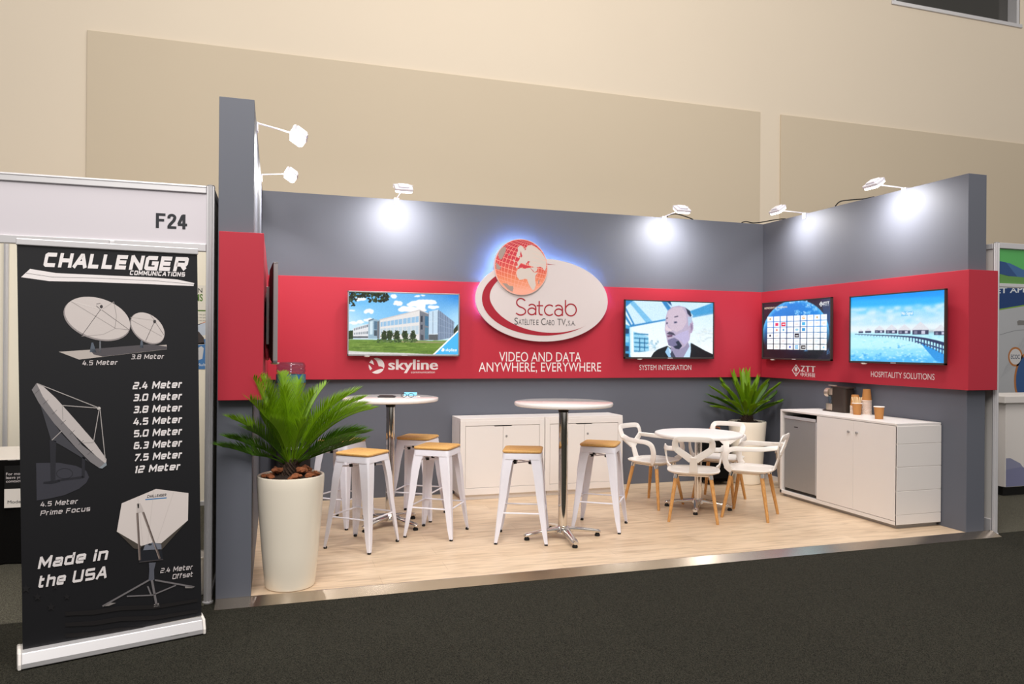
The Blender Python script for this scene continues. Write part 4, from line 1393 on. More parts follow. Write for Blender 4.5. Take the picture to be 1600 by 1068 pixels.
p.stroke('COMMUNICATIONS', K1(842, 250), K1(1256, 272), 34 / 4.854, WH, .24, .2, .24)
p.poly([K1(*q) for q in [(88, 190), (285, 226), (500, 240), (1000, 272), (1200, 292), (1328, 322), (1322, 344), (900, 318), (500, 296), (232, 286), (20, 252)]], WH)
p.layer()
p.line([K1(58, 222), K1(260, 256), K1(600, 270), (K1(1050, 300)), K1(1326, 332)], .5, (60, 60, 64))
# two dishes on pads
p.poly([K1(*q) for q in [(305, 826), (1120, 786), (1122, 820), (460, 888)]], (188, 178, 172))
p.layer()
p.poly([K1(*q) for q in [(540, 810), (1000, 780), (1120, 800), (1122, 818), (640, 868), (570, 850)]], (86, 82, 86))
p.poly([K1(*q) for q in [(553, 760), (566, 760), (590, 838), (540, 832)]], (92, 100, 112))
p.poly([K1(*q) for q in [(612, 750), (624, 750), (626, 836), (612, 836)]], (110, 112, 118))
p.poly([K1(*q) for q in [(926, 750), (938, 750), (946, 806), (918, 806)]], (92, 100, 112))
p.layer()
def tilted(cx, cy, rx, ry, rot, c, f=K1):
    a = math.radians(rot)
    return p.poly([f(cx + rx * math.cos(t) * math.cos(a) - ry * math.sin(t) * math.sin(a), cy + rx * math.cos(t) * math.sin(a) + ry * math.sin(t) * math.cos(a)) for t in [2 * math.pi * k / 40 for k in range(40)]], c)
tilted(594, 584, 262, 152, 19, (150, 142, 142))
tilted(974, 660, 148, 98, 40, (150, 142, 142))
p.layer()
tilted(598, 575, 256, 150, 19, (206, 197, 194))
tilted(978, 655, 144, 95, 40, (206, 197, 194))
p.layer()
for a, b, c in (((400, 445), (735, 655), (160, 152, 150)), ((735, 655), (832, 668), (160, 152, 150)), ((402, 442), (625, 510), (224, 216, 212)), ((722, 452), (640, 505), (180, 172, 170)), ((475, 712), (622, 510), (64, 60, 62)), ((630, 512), (838, 668), (120, 112, 112)), ((722, 452), (742, 560), (150, 142, 142)), ((742, 560), (730, 655), (150, 142, 142)), ((480, 710), (640, 700), (176, 168, 166)), ((640, 700), (735, 655), (176, 168, 166)),
                ((590, 468), (620, 462), (70, 66, 68)), ((590, 480), (625, 515), (70, 66, 68)), ((962, 752), (1030, 605), (72, 66, 68)), ((1030, 605), (1100, 712), (130, 122, 120)), ((848, 572), (1030, 600), (186, 178, 174)), ((848, 590), (1085, 722), (170, 162, 160)), ((1000, 560), (1032, 604), (150, 142, 142))):
    p.line([K1(*a), K1(*b)], .75, c)
for x, y in ((628, 488), (1030, 608)):
    p.ell(*K1(x, y), 2.4, 2.8, (66, 62, 64), 10)
p.stroke('4.5 Meter', K1(482, 932), K1(748, 932), 36 / 4.854, LG, .17)
p.stroke('3.8 Meter', K1(850, 892), K1(1098, 892), 36 / 4.854, LG, .17)
# prime focus dish
p.poly([K2(122, 642)] + [K2(*q) for q in [(280, 642), (400, 665), (470, 700), (490, 745), (470, 785), (420, 825), (320, 868), (210, 892), (126, 904)]], (62, 62, 70))
p.layer()
p.poly([K2(*q) for q in [(216, 480), (262, 490), (256, 760), (224, 770)]], (46, 46, 52))
p.poly([K2(*q) for q in [(440, 600), (462, 600), (460, 748), (438, 748)]], (46, 46, 52))
p.poly([K2(*q) for q in [(175, 775), (285, 760), (290, 775), (230, 790), (170, 788)]], (40, 40, 46))
p.poly([K2(*q) for q in [(270, 760), (450, 735), (452, 752), (275, 772)]], (44, 44, 50))
p.line([K2(320 + 56 * math.cos(t), 718 + 36 * math.sin(t)) for t in [2 * math.pi * k / 20 for k in range(21)]], .9, (42, 42, 48))
p.poly([K2(*q) for q in [(150, 230), (225, 480), (330, 540), (490, 640), (300, 440)]], (70, 70, 76))
p.layer()
p.poly([K2(*q) for q in [(125, 85), (92, 130), (140, 220), (250, 370), (400, 540), (500, 640), (565, 685), (608, 655), (440, 520), (300, 340), (180, 190)]], (128, 124, 126))
p.layer()
p.poly([K2(*q) for q in [(125, 85), (160, 96), (260, 190), (400, 350), (520, 490), (610, 620), (608, 655), (540, 600), (400, 460), (250, 290), (170, 180)]], (196, 188, 186))
p.layer()
for k in range(7):
    t = k / 7
    p.line([K2(125 + 430 * t + 20, 130 + 500 * t), K2(105 + 430 * t + 5, 160 + 500 * t)], .5, (92, 88, 90))
for a, b in (((128, 86), (555, 262)), ((305, 242), (552, 264)), ((560, 270), (520, 502)), ((566, 275), (602, 625)), ((232, 484), (300, 420)), ((450, 505), (520, 504)), ((305, 242), (308, 340))):
    p.line([K2(*a), K2(*b)], 1.3, (170, 164, 162))
p.ell(*K2(558, 266), 3, 2.4, (200, 194, 190), 10)
p.poly([K2(*q) for q in [(560, 680), (608, 640), (612, 662), (580, 686)]], (140, 148, 156))
p.stroke('4.5 Meter', K2(150, 948), K2(410, 928), 34 / 4.45, LG, .17)
p.stroke('Prime Focus', K2(150, 1010), K2(494, 980), 34 / 4.45, LG, .17)
for k, tx in enumerate(('2.4 Meter', '3.0 Meter', '3.8 Meter', '4.5 Meter', '5.0 Meter', '6.3 Meter', '7.5 Meter', '12 Meter')):
    y = 137 + k * 83.5
    p.stroke(tx, K2(790 + k * 1.2, y), K2((1130 if k < 7 else 1118), y - 6 - k * 2.2), 50 / 4.45, WH, .22, .16)
# offset dish on a tripod
p.poly([K3(*q) for q in [(762, 60), (940, 85), (937, 236), (790, 402), (700, 400), (640, 390), (545, 295), (572, 138)]], (76, 70, 64))
p.poly([K3(*q) for q in [(655, 400), (700, 370), (790, 375), (800, 450), (670, 465)]], (36, 38, 44))
p.layer()
p.poly([K3(*q) for q in [(762, 60), (940, 85), (937, 236), (790, 362), (735, 360), (680, 376), (545, 295), (572, 138)]], (222, 212, 208))
p.layer()
p.poly([K3(*q) for q in [(700, 372), (745, 356), (790, 368), (792, 395), (690, 400)]], (118, 122, 134))
p.ell(*K3(728, 368), 3, 1.7, (24, 24, 28), 12)
for a, b in (((750, 62), (715, 368)), ((860, 74), (765, 360)), ((660, 100), (690, 370))):
    p.line([K3(*a), K3(*b)], .4, (200, 190, 186))
p.stroke('CHALLENGER', K3(712, 109), K3(816, 101), 15 / 3.56, (30, 30, 34), .22, .15, .3)
p.poly([K3(*q) for q in [(702, 116), (820, 107), (820, 113), (702, 121)]], (50, 120, 180))
for a, b in (((658, 192), (672, 455)), ((690, 188), (782, 448))):
    p.line([K3(*a), K3(*b)], 3.4, (96, 84, 80))
p.layer()
for a, b in (((656, 192), (668, 455)), ((688, 188), (778, 448))):
    p.line([K3(*a), K3(*b)], 1.2, (150, 136, 130))
p.poly([K3(*q) for q in [(655, 140), (675, 138), (690, 170), (692, 186), (655, 192)]], (200, 190, 186))
p.poly([K3(*q) for q in [(658, 140), (668, 140), (668, 166), (660, 166)]], (40, 38, 40))
p.line([K3(668, 466), K3(800, 452)], 1.5, (70, 66, 68))
p.poly([K3(*q) for q in [(722, 470), (760, 468), (750, 510), (752, 565), (720, 570), (724, 510)]], (92, 94, 104))
for a, b, w_ in (((722, 566), (465, 710), 2.6), ((755, 566), (970, 606), 2.6), ((738, 566), (765, 712), 3.6), ((600, 655), (740, 650), 2), ((740, 650), (870, 596), 2), ((715, 600), (735, 650), 2.4)):
    p.line([K3(*a), K3(*b)], w_, (118, 114, 116))
p.poly([K3(*q) for q in [(465, 710), (510, 690), (540, 692), (500, 708)]], (140, 134, 132))
p.poly([K3(*q) for q in [(750, 700), (776, 694), (780, 712), (748, 716)]], (140, 134, 132))
p.poly([K3(*q) for q in [(920, 602), (975, 602), (960, 612), (922, 612)]], (140, 134, 132))
p.stroke('2.4 Meter', K3(784, 528), K3(962, 508), 27 / 3.56, LG, .16)
p.stroke('Offset', K3(850, 562), K3(962, 548), 27 / 3.56, LG, .16)
p.stroke('Made in', K3(106, 500), K3(490, 450), 66 / 3.56, WH, .22, .17)
p.stroke('the USA', K3(108, 606), K3(486, 552), 66 / 3.56, WH, .22, .17)
# faint stars and folds of a flag in the dark ground
for sx, sy, r_ in ((40, 608, 30), (105, 655, 26), (180, 712, 26), (268, 655, 22), (205, 600, 18)):
    pts = [(sx + (r_ if k % 2 == 0 else r_ * .4) * math.sin(k * math.pi / 5), sy - (r_ if k % 2 == 0 else r_ * .4) * math.cos(k * math.pi / 5)) for k in range(10)]
    p.poly([K3(*q) for q in pts], (37, 36, 38))
for k in range(3):
    y = 700 + 60 * k
    p.poly([K3(*q) for q in [(260, y + 40), (420, y + 30), (560, y + 8), (760, y + 5), (990, y - 30), (990, y - 12), (760, y + 26), (560, y + 34), (420, y + 56), (260, y + 62)]], (35, 33, 34))
p.build('printed_artwork', 'print', (-PW / 2, 0.0468, pz), (1, 0, 0), (0, 0, 1), bt)

# the sheet hangs a degree out of plumb
for o in bt.children:
    if o.name.split('.')[0] in ('banner_sheet', 'printed_artwork', 'top_rail', 'pole_hook', 'support_pole'):
        o.rotation_euler.y = -math.radians(1.05)
        o.location.x = 0.006

# ================================================================== LEFT NEIGHBOUR (booth F24)
def post(label, x, y, h, r=0.022, group='aluminium booth posts'):
    t = thing('aluminium_post', label, 'post', (x, y, CZ), 0, group)
    ring = []
    for k in range(32):
        a = 2 * math.pi * k / 32
        rr = r * (0.80 if k % 4 == 0 else 1.0)
        ring.append((rr * math.cos(a), rr * math.sin(a)))
    MB().loft([[Vector((q[0], q[1], z)) for q in ring] for z in (0.012, h)]).build('grooved_tube', 'alu_post', t, smooth=30)
    MB().lathe([(r * 1.3, 0), (r * 1.3, 0.008), (r * .8, 0.014)], (0, 0, 0), 20).build('foot', 'alu_post', t, smooth=40)
    MB().lathe([(r * .9, h), (r * .9, h + .006), (r * .5, h + .009)], (0, 0, 0), 20).build('cap', 'steel', t, smooth=40)
    return t
FX = -0.244
post('grooved aluminium post between the F24 sign and the grey booth wall', FX, 0.06, 2.478, 0.024)
fs = thing('fascia_sign', 'long white fascia board lettered F24 above the pull-up banner', 'sign', (-1.7, 0.06, 2.06))
fx1 = FX + 0.022 + 1.7 - .045
MB().box(-1.3, fx1, -0.006, 0.006, 0.03, 0.35).build('board', 'fascia_white', fs)
MB().box(-1.3, fx1, -0.018, 0.018, 0.34, 0.385).box(-1.3, fx1, -0.021, 0.021, 0.372, 0.38).build('top_rail', 'alu_post', fs, bevel=0.003)
MB().box(-1.3, fx1, -0.018, 0.018, -0.005, 0.04).build('bottom_rail', 'alu_post', fs, bevel=0.003)
def f24():
    """F24 in plain grotesque strokes, 0..1.66 wide and 0..1 high"""
    t = .17
    out = []
    def st(pl):
        out.append(stroke_poly(pl, t))
    st([(t / 2, 0), (t / 2, 1)])
    st([(t, 1 - t / 2), (.53, 1 - t / 2)])
    st([(t, .54), (.46, .54)])
    st([(.64 + t / 2, .68)] + [(.885 - .165 * math.cos(a), .75 + .165 * math.sin(a)) for a in [math.radians(-5 + 12 * k) for k in range(19)]] + [(1.0, .56), (.80, .30), (.72, .14)])
    st([(.64, t / 2), (1.14, t / 2)])
    st([(1.56, 0), (1.56, 1)])
    st([(1.22, .305), (1.74, .305)])
    st([(1.50, .94), (1.27, .33)])
    return out
flat_text('number_lettering', [([(-0.540 + 1.7 + p[0] * .168 / 1.74, 2.181 - 2.06 + p[1] * .087) for p in v], f) for v, f in f24()], (0, -0.006, 0), (1, 0, 0), (0, 0, 1), 'ink', fs)
# shell walls
s_ = struct(MB().box(FX - 0.008, FX + 0.008, 0.085, 2.95, CZ + .03, 2.42).build('wall_neighbour_side', 'shell_panel'))
MB().box(FX - 0.018, FX + 0.018, 0.085, 2.95, 2.40, 2.445).build('top_rail', 'alu_post', s_, bevel=0.003)
MB().box(FX - 0.018, FX + 0.018, 0.085, 2.95, CZ, CZ + .04).build('bottom_rail', 'alu_post', s_, bevel=0.003)
s_ = struct(MB().box(-4.2, FX, 2.95, 2.966, CZ + .03, 2.42).build('wall_neighbour_back', 'shell_panel'))
MB().box(-4.2, FX, 2.94, 2.976, 2.40, 2.445).build('top_rail', 'alu_post', s_, bevel=0.003)
MB().box(-4.2, FX, 2.94, 2.976, CZ, CZ + .045).build('bottom_rail', 'alu_post', s_, bevel=0.003)
post('grooved aluminium post in the cream back wall of the F24 booth', -2.15, 2.93, 2.44, 0.02)
# poster on that wall, a strip of it showing beside the banner
pp = Pic(0.30, 0.80, [(0, 0), (300, 0), (300, 800), (0, 800)])
pp.poly([(0, 0), (300, 0), (300, 800), (0, 800)], (232, 226, 214))
pp.layer()
pp.poly([(0, 235), (300, 235), (300, 248), (0, 248)], (96, 130, 60))
pp.text('GREEN', (70, 70), (245, 70), 42, (60, 64, 56), .015)
pp.text('SYSTEMS', (10, 150), (250, 150), 64, (92, 132, 50), .03)
for k in range(3):
    pp.text('information via space', (120, 285 + 28 * k), (292, 285 + 28 * k), 14, (90, 86, 84))
pp.poly([(0, 420), (300, 350), (300, 470), (0, 520)], (196, 206, 222))
pp.line([(0, 440), (160, 400), (292, 340)], 6, (214, 120, 70))
pp.poly([(0, 530), (300, 510), (300, 800), (0, 800)], (66, 122, 182))
pp.layer()
pp.poly([(150, 460), (215, 440), (262, 500), (268, 560), (150, 565)], (62, 52, 50))
pp.poly([(150, 560), (270, 545), (270, 562), (150, 578)], (196, 190, 184))
pp.poly([(190, 610), (240, 580), (262, 600), (250, 700), (200, 720)], (206, 206, 210))
pp.text('Multi', (200, 770), (290, 770), 26, (236, 240, 244))
ps = tag(pp.build('poster', 'print_matt', (-0.785, 2.945, 1.27), (1, 0, 0), (0, 0, 1)), 'green and blue printed poster showing as a strip right of the banner', 'poster')
# draped table with papers and a hanging card
tt = thing('draped_table', 'table under a black cloth, left of the banner in the F24 booth', 'table', (-2.05, 1.62, CZ + .003))
MB().box(-0.62, 0.60, -0.36, 0.36, 0.735, 0.765).build('table_top', 'white', tt, bevel=0.005)
cl = MB()
per = [(-0.63, -0.37), (0.61, -0.37), (0.61, 0.37), (-0.63, 0.37)]
pl = []
for i in range(4):
    a, b_ = per[i], per[(i + 1) % 4]
    n_ = 26
    for k in range(n_):
        pl.append((a[0] + (b_[0] - a[0]) * k / n_, a[1] + (b_[1] - a[1]) * k / n_))
def drape(q, z, amp):
    c = Vector((0, 0, 0))
    d = Vector((q[0], q[1], 0)).normalized()
    w_ = amp * math.sin(q[0] * 38 + q[1] * 31)
    return Vector((q[0] + d.x * w_, q[1] + d.y * w_, z))
cl.loft([[drape(q, z, a_) for q in pl] for z, a_ in ((0.01, .02), (0.25, .015), (0.5, .008), (0.72, .002), (0.768, 0))], cap=False)
cl.build('black_cloth', 'black_cloth', tt, smooth=60)
MB().loft([[drape(q, z, 0) for q in pl] for z in (0.7655, 0.772)]).build('white_cover', 'paper_white', tt)
for sx in (-.55, .53):
    for sy in (-.3, .3):
        MB().tube([(sx, sy, 0), (sx, sy, .735)], .014, 8).build('leg', 'steel', tt, smooth=40)
for o in tt.children:
    o.data.transform(Matrix.Diagonal((1, 1, .945, 1)))
cd = thing('leaflet_card', 'small white card with a dark heading pinned to the black table cloth', 'card', (-1.545, 1.235, CZ + .40))
MB().box(-0.10, 0.10, 0, 0.002, 0.0, 0.13).build('card_sheet', 'paper_white', cd)
MB().box(-0.10, 0.10, 0, 0.002, 0.13, 0.29).build('heading_sheet', 'black', cd)
flat_text('heading_lettering', [fit_text('For more', -.09, .02, .225, .243), fit_text('leave your', -.09, .03, .20, .218), fit_text('contact', -.09, .0, .175, .193)], (0, 0, 0), (1, 0, 0), (0, 0, 1), 'vinyl_white', cd)
flat_text('note_lettering', [fit_text('Models', -.08, .02, .03, .05)], (0, 0, 0), (1, 0, 0), (0, 0, 1), 'ink', cd)
bn = thing('waste_bin', 'white round waste bin on the carpet between banner and aluminium post', 'bin', (-0.358, 0.25, CZ + .003))
MB().lathe([(0.085, 0.0), (0.09, 0.005), (0.108, 0.235), (0.104, 0.235), (0.086, 0.012), (0.0, 0.012)], (0, 0, 0), 32, cap=False).build('bucket', 'white_plastic', bn, smooth=40)
MB().lathe([(0.108, 0.227), (0.113, 0.231), (0.113, 0.239), (0.104, 0.241)], (0, 0, 0), 32, cap=False).build('rim', 'white_plastic', bn, smooth=60)

# ================================================================== RIGHT NEIGHBOUR
RX = 5.893
post('grooved aluminium post right of the grey booth wall end', RX, 0.0, 2.44, 0.022)
s_ = struct(MB().box(RX - .008, RX + .008, 0.022, 2.95, CZ + .03, 2.40).build('wall_right_neighbour_side', 'shell_panel_grey'))
MB().box(RX - .018, RX + .018, 0.022, 2.95, 2.36, 2.405).build('top_rail', 'alu_post', s_, bevel=0.003)
MB().box(RX - .018, RX + .018, 0.022, 2.95, CZ, CZ + .12).build('bottom_rail', 'alu_post', s_, bevel=0.003)
fr = thing('fascia_sign', 'green and blue waved fascia board at the far right', 'sign', (6.9, 0.0, 2.045))
MB().box(-0.985, 1.0, -0.006, 0.006, 0.02, 0.33).build('board', 'fascia_white', fr)
MB().box(-0.985, 1.0, -0.018, 0.018, 0.318, 0.365).build('top_rail', 'alu_post', fr, bevel=0.003)
MB().box(-0.985, 1.0, -0.018, 0.018, -0.005, 0.024).build('bottom_rail', 'alu_post', fr, bevel=0.003)
pp = Pic(1.98, 0.29, [(0, 0), (1980, 0), (1980, 290), (0, 290)])
pp.poly([(0, 0), (1980, 0), (1980, 290), (0, 290)], (84, 168, 90))
pp.layer()
pp.poly([(0, 105), (120, 120), (260, 165), (420, 190), (700, 150), (1200, 60), (1980, 120), (1980, 240), (1200, 200), (700, 240), (300, 232), (120, 228), (0, 212)], (58, 98, 146))
pp.layer()
pp.poly([(0, 105), (70, 112), (200, 228), (100, 228), (0, 212)], (38, 72, 122))
pp.poly([(0, 212), (120, 228), (300, 232), (700, 250), (1980, 260), (1980, 290), (0, 290)], (92, 140, 70))
pp.build('waved_print', 'print_matt', (-0.98, -0.0062, 0.026), (1, 0, 0), (0, 0, 1), fr)
# back wall graphic of that booth
s_ = struct(MB().box(RX, 10.6, 2.95, 2.966, CZ + .03, 2.40).build('wall_right_neighbour_back', 'shell_panel_grey'))
gx0 = 6.2
pp = Pic(4.2, 1.9, [(0, 0), (4200, 0), (4200, 1900), (0, 1900)])
def GG(x, y):      # photo pixel -> graphic coordinate on the wall plane y = 2.945
    dx = _F.x + _R.x * (x - 800) / FPX - _U.x * (y - 542.5) / FPX
    dy = _F.y + _R.y * (x - 800) / FPX - _U.y * (y - 542.5) / FPX
    dz = _F.z + _R.z * (x - 800) / FPX - _U.z * (y - 542.5) / FPX
    t = (2.945 - CAMY) / dy
    return ((CAMX + dx * t - gx0) * 1000, (2.37 - (CAMZ + dz * t)) * 1000)
pp.poly([(0, 0), (4200, 0), (4200, 1900), (0, 1900)], (176, 178, 182))
pp.layer()
pp.poly([GG(*q) for q in [(1500, 440), (1700, 430), (1700, 462), (1600, 476), (1540, 486), (1500, 494)]], (16, 56, 112))
pp.poly([GG(*q) for q in [(1500, 494), (1540, 486), (1600, 476), (1700, 462), (1700, 464), (1600, 478), (1540, 488), (1500, 496)]], (120, 160, 60))
pp.layer()
pp.text('MEET APE', GG(1535, 459), GG(1605, 456), 75, (220, 226, 232), .02)
for k in range(16):
    pp.line([GG(1564 + k * 2.4, 590 - k * 2), GG(1572 + k * 2.4, 572 - k * 4)], 4, (150, 152, 158))
pp.line([GG(1562 + k * 4, 523 - 8 * math.sin(k / 10 * 1.6)) for k in range(11)], 6, (120, 122, 128))
pp.poly([GG(*q) for q in [(1589, 502), (1592, 500), (1610, 501), (1612, 507), (1590, 508)]], (120, 118, 116))
pp.layer()
c_ = GG(1612, 594)
pp.ell(c_[0], c_[1], 330, 420, (176, 112, 56), 40)
c2 = GG(1586.5, 557)
pp.ell(c2[0], c2[1], 135, 135, (176, 112, 56), 40)
pp.layer()
pp.ell(c_[0], c_[1], 295, 385, (44, 84, 138), 40)
pp.ell(c2[0], c2[1], 108, 108, (206, 204, 204), 40)
pp.layer()
pp.ell(c_[0] + 60, c_[1] - 40, 120, 160, (206, 160, 96), 20)
pp.text('ECOC', (c2[0] - 82, c2[1] + 28), (c2[0] + 82, c2[1] + 28), 56, (72, 82, 104), .02)
tag(pp.build('wall_graphic', 'print_matt', (gx0, 2.945, 2.37 - 1.9), (1, 0, 0), (0, 0, 1)), 'grey printed wall graphic with an orange ECOC ring in the right booth', 'wall graphic')
ct = thing('reception_counter', 'white reception counter with purple waves in the right booth', 'counter', (8.35, 1.35, CZ + .003))
MB().box(-0.9, 0.9, -0.2, 0.25, 0.10, 0.985).build('body', 'white', ct, bevel=0.004)
MB().box(-0.95, 0.95, -0.23, 0.28, 0.985, 1.06).build('counter_top', 'white', ct, bevel=0.006)
MB().box(-0.86, 0.86, -0.14, 0.2, 0.0, 0.10).build('plinth', 'black', ct)
pp = Pic(1.79, 0.3, [(0, 0), (1790, 0), (1790, 300), (0, 300)])
pp.poly([(0, 0), (60, 0), (200, 60), (330, 190), (420, 300), (0, 300)], (142, 144, 172))
pp.layer()
pp.poly([(0, 120), (200, 100), (500, 130), (1000, 60), (1790, 140), (1790, 300), (0, 300)], (128, 130, 164))
pp.build('wave_print', 'print_matt', (-0.895, -0.2005, 0.105), (1, 0, 0), (0, 0, 1), ct)

# ================================================================== BAR STOOLS
def make_stool(label, group):
    t = thing('bar_stool', label, 'stool', (0, 0, 0), 0, group)
    H0, S, FT = 0.688, 0.142, 0.205
    # wooden seat: rounded square
    def rsq(h, r, z, n=6):
        out = []
        for cx, cy, a0 in ((h - r, h - r, 0), (-h + r, h - r, 90), (-h + r, -h + r, 180), (h - r, -h + r, 270)):
            for k in range(n + 1):
                a = math.radians(a0 + 90 * k / n)
                out.append(Vector((cx + r * math.cos(a), cy + r * math.sin(a), z)))
        return out
    MB().loft([rsq(.143, .03, H0 + .001), rsq(.15, .036, H0 + .005), rsq(.153, .036, H0 + .012), rsq(.151, .036, H0 + .019), rsq(.143, .032, H0 + .023)]).build('seat', 'seat_wood', t, smooth=50)
    # pressed metal apron under the seat
    ap = MB()
    ap.loft([rsq(.146, .03, H0 - .002), rsq(.149, .03, H0 - .012), rsq(.151, .03, H0 - .046), rsq(.147, .03, H0 - .046), rsq(.144, .03, H0 - .012)], cap=False)
    ap.loft([rsq(.146, .03, H0 - .004), rsq(.146, .03, H0 - .001)])
    ap.build('apron', 'white_metal', t, smooth=40)
    for sx in (-1, 1):
        for sy in (-1, 1):
            lg = MB()
            rings = []
            for k in range(9):
                q = k / 8
                z = (H0 - .006) * (1 - q) + .012 * q
                x = S + (FT - S) * q + .006 * math.sin(math.pi * min(1, q * 2.2)) * (1 if q < .45 else 0)
                wd = .084 * (1 - q) + .030 * q if q < .92 else .024
                th = .004
                ch = .010 * (1 - q * .4)
                ring = [(x - wd, x), (x - ch, x), (x, x - ch), (x, x - wd), (x - th, x - wd), (x - th, x - ch - .002), (x - ch - .002, x - th), (x - wd, x - th)]
                rings.append([Vector((sx * a, sy * b, z)) for a, b in ring])
            lg.loft(rings)
            l = lg.build('leg', 'white_metal', t, smooth=35)
            MB().lathe([(.013, 0.0), (.014, .006), (.014, .013), (.011, .016)], (sx * (FT - .013), sy * (FT - .013), 0), 14).build('rubber_foot', 'black_rubber', l, smooth=40)
    # foot rails and the crossed braces under the seat
    zr = .235
    q = 1 - zr / H0
    xr = S + (FT - S) * q - .008
    for a, b in (((-xr, -xr), (xr, -xr)), ((xr, -xr), (xr, xr)), ((xr, xr), (-xr, xr)), ((-xr, xr), (-xr, -xr))):
        MB().tube([(a[0], a[1], zr), (b[0], b[1], zr)], .0065, 8).build('foot_rail', 'white_metal', t, smooth=40)
    zb = H0 - .082
    for s in (-1, 1):
        br = MB().tube([(-.135, -.135 * s, zb), (0, 0, zb + .006 * s), (.135, .135 * s, zb)], .006, 6).build('cross_brace', 'white_metal', t, smooth=40)
        for e in (-1, 1):
            MB().box(-.012, .012, -.011, .011, -.010, .010, Matrix.Translation((e * .062, e * .062 * s, zb)) @ Matrix.Rotation(math.radians(45 * s), 4, 'Z')).build('stacking_pad', 'black_rubber', br)
    return t
SG = 'white metal bar stools with wooden seats'
stools = [
    ('white bar stool with wooden seat partly hidden behind the left palm', 0.676, 1.747, 0.844),
    ('white bar stool with wooden seat before the left bar table, beside the palm pot', 0.763, 0.98, 0.867),
    ('white bar stool with wooden seat behind the left bar table, nearest the left cabinet', 1.34, 1.82, 1.021),
    ('white bar stool right of the left bar table, overlapping the stool behind it', 1.378, 1.171, 0.995),
    ('white bar stool just left of the front bar table column, its side facing front', 1.99, 0.825, 1.183),
    ('white bar stool with wooden seat just right of the front bar table column', 2.738, 1.011, 0.968),
]
st0 = make_stool(stools[1][0], SG)
for k, (lb, x, y, a) in enumerate(stools):
    rz = a - math.pi / 4 + math.pi / 4
    if k == 1:
        st0.location = (x, y, 0)
        st0.rotation_euler = (0, 0, rz)
for k, (lb, x, y, a) in enumerate(stools):
    if k != 1:
        dup(st0, (x, y, 0), a, lb, SG)

# ================================================================== TABLES
def round_table(name, label, loc, rot, R, H, col_r, foot_r, thick=0.032, group=None, top='white_gloss'):
    t = thing(name, label, 'table', loc, rot, group)
    MB().lathe([(0.0, H - thick), (R - .012, H - thick), (R - .003, H - thick + .005), (R, H - thick * .55), (R, H - .010), (R - .004, H - .002), (R - .012, H), (0.0, H)], (0, 0, 0), 72, cap=False).build('table_top', top, t, smooth=35)
    MB().lathe([(col_r, .06), (col_r, H - thick - .012)], (0, 0, 0), 32).build('column', 'chrome', t, smooth=40)
    MB().lathe([(col_r * 1.1, H - thick - .05), (col_r * 1.15, H - thick - .03), (.11, H - thick - .012), (.12, H - thick)], (0, 0, 0), 32).build('top_plate', 'black', t, smooth=40)
    MB().lathe([(col_r * 1.75, .045), (col_r * 1.8, .065), (col_r * 1.4, .085), (col_r * 1.05, .10)], (0, 0, 0), 32).build('hub', 'chrome', t, smooth=50)
    for k in range(4):
        a = math.pi / 2 * k
        u, n = Vector((math.cos(a), math.sin(a), 0)), Vector((-math.sin(a), math.cos(a), 0))
        rings = []
        for q in range(9):
            s = q / 8
            r_ = col_r * .9 + (foot_r - col_r * .9) * s
            zc = .072 - .034 * s ** 1.4
            hw = .036 - .012 * s + (0.002 if q == 7 else 0)
            hh = .019 - .005 * s
            ring = []
            for m in range(10):
                b = 2 * math.pi * m / 10
                cb, sb = math.cos(b), math.sin(b)
                ring.append(u * r_ + n * (hw * math.copysign(abs(cb) ** .7, cb)) + Vector((0, 0, zc + hh * math.copysign(abs(sb) ** .7, sb))))
            rings.append(ring)
        tip = [u * (foot_r + .012) + (p - (u * foot_r)) - u * 0 for p in rings[-1]]
        rings.append([u * (foot_r + .010) + (p - u * foot_r - Vector((0, 0, .038))) * .72 + Vector((0, 0, .036)) for p in rings[-1]])
        lg = MB().loft(rings).build('base_arm', 'chrome', t, smooth=50)
        MB().lathe([(.020, 0), (.021, .004), (.021, .014), (.012, .026)], u * (foot_r - .012), 16).build('foot_pad', 'black_rubber', lg, smooth=40)
    return t
BT = 'white round bar tables on chrome columns'
round_table('bar_table', 'tall round bar table with chrome column in front of the white cabinets', (2.30, 0.755, 0), math.radians(-3), .39, 1.075, .037, .305, group=BT)
round_table('bar_table', 'tall round bar table at the left back with pens and leaflets on it', (1.055, 1.545, 0), math.radians(38), .40, 1.075, .036, .30, group=BT)
round_table('cafe_table', 'low round white cafe table among four white armchairs', (3.93, 1.42, 0), math.radians(54), .405, .712, .034, .30, thick=.028, top='white_satin')

# things lying on the left bar table
TZ = 1.075
def small(name, label, cat, loc, rz, group=None):
    return thing(name, label, cat, loc, rz, group)
pn = small('pen', 'black and silver pen lying at the left on the left bar table', 'pen', (1.03, 1.62, TZ + .007), .1)
MB().lathe([(.003, -.062), (.0065, -.055), (.0065, .05), (.004, .062)], (0, 0, 0), 12).build('barrel', 'black', pn, smooth=50)
pn.rotation_euler = (0, math.pi / 2, -.25)
MB().box(-.001, .001, .006, .009, -.055, -.015).build('clip', 'chrome', pn)
sp = small('mobile_phone', 'dark mobile phone lying on the left bar table beside the pen', 'phone', (1.02, 1.53, TZ), -.3)
MB().box(-.072, .072, -.035, .035, 0, .012).build('phone_body', 'black', sp, bevel=.004)
MB().box(-.062, .062, -.032, .032, .012, .0125).build('phone_screen', 'glass', sp)
gl = small('spectacles', 'dark-framed spectacles lying on the left bar table right of the phone', 'glasses', (1.185, 1.475, TZ), -.3)
g_ = MB()
for s in (-1, 1):
    g_.tube([(s * .030 + .023 * math.cos(a), 0.0, .018 + .016 * math.sin(a)) for a in [2 * math.pi * k / 18 for k in range(19)]], .0022, 6)
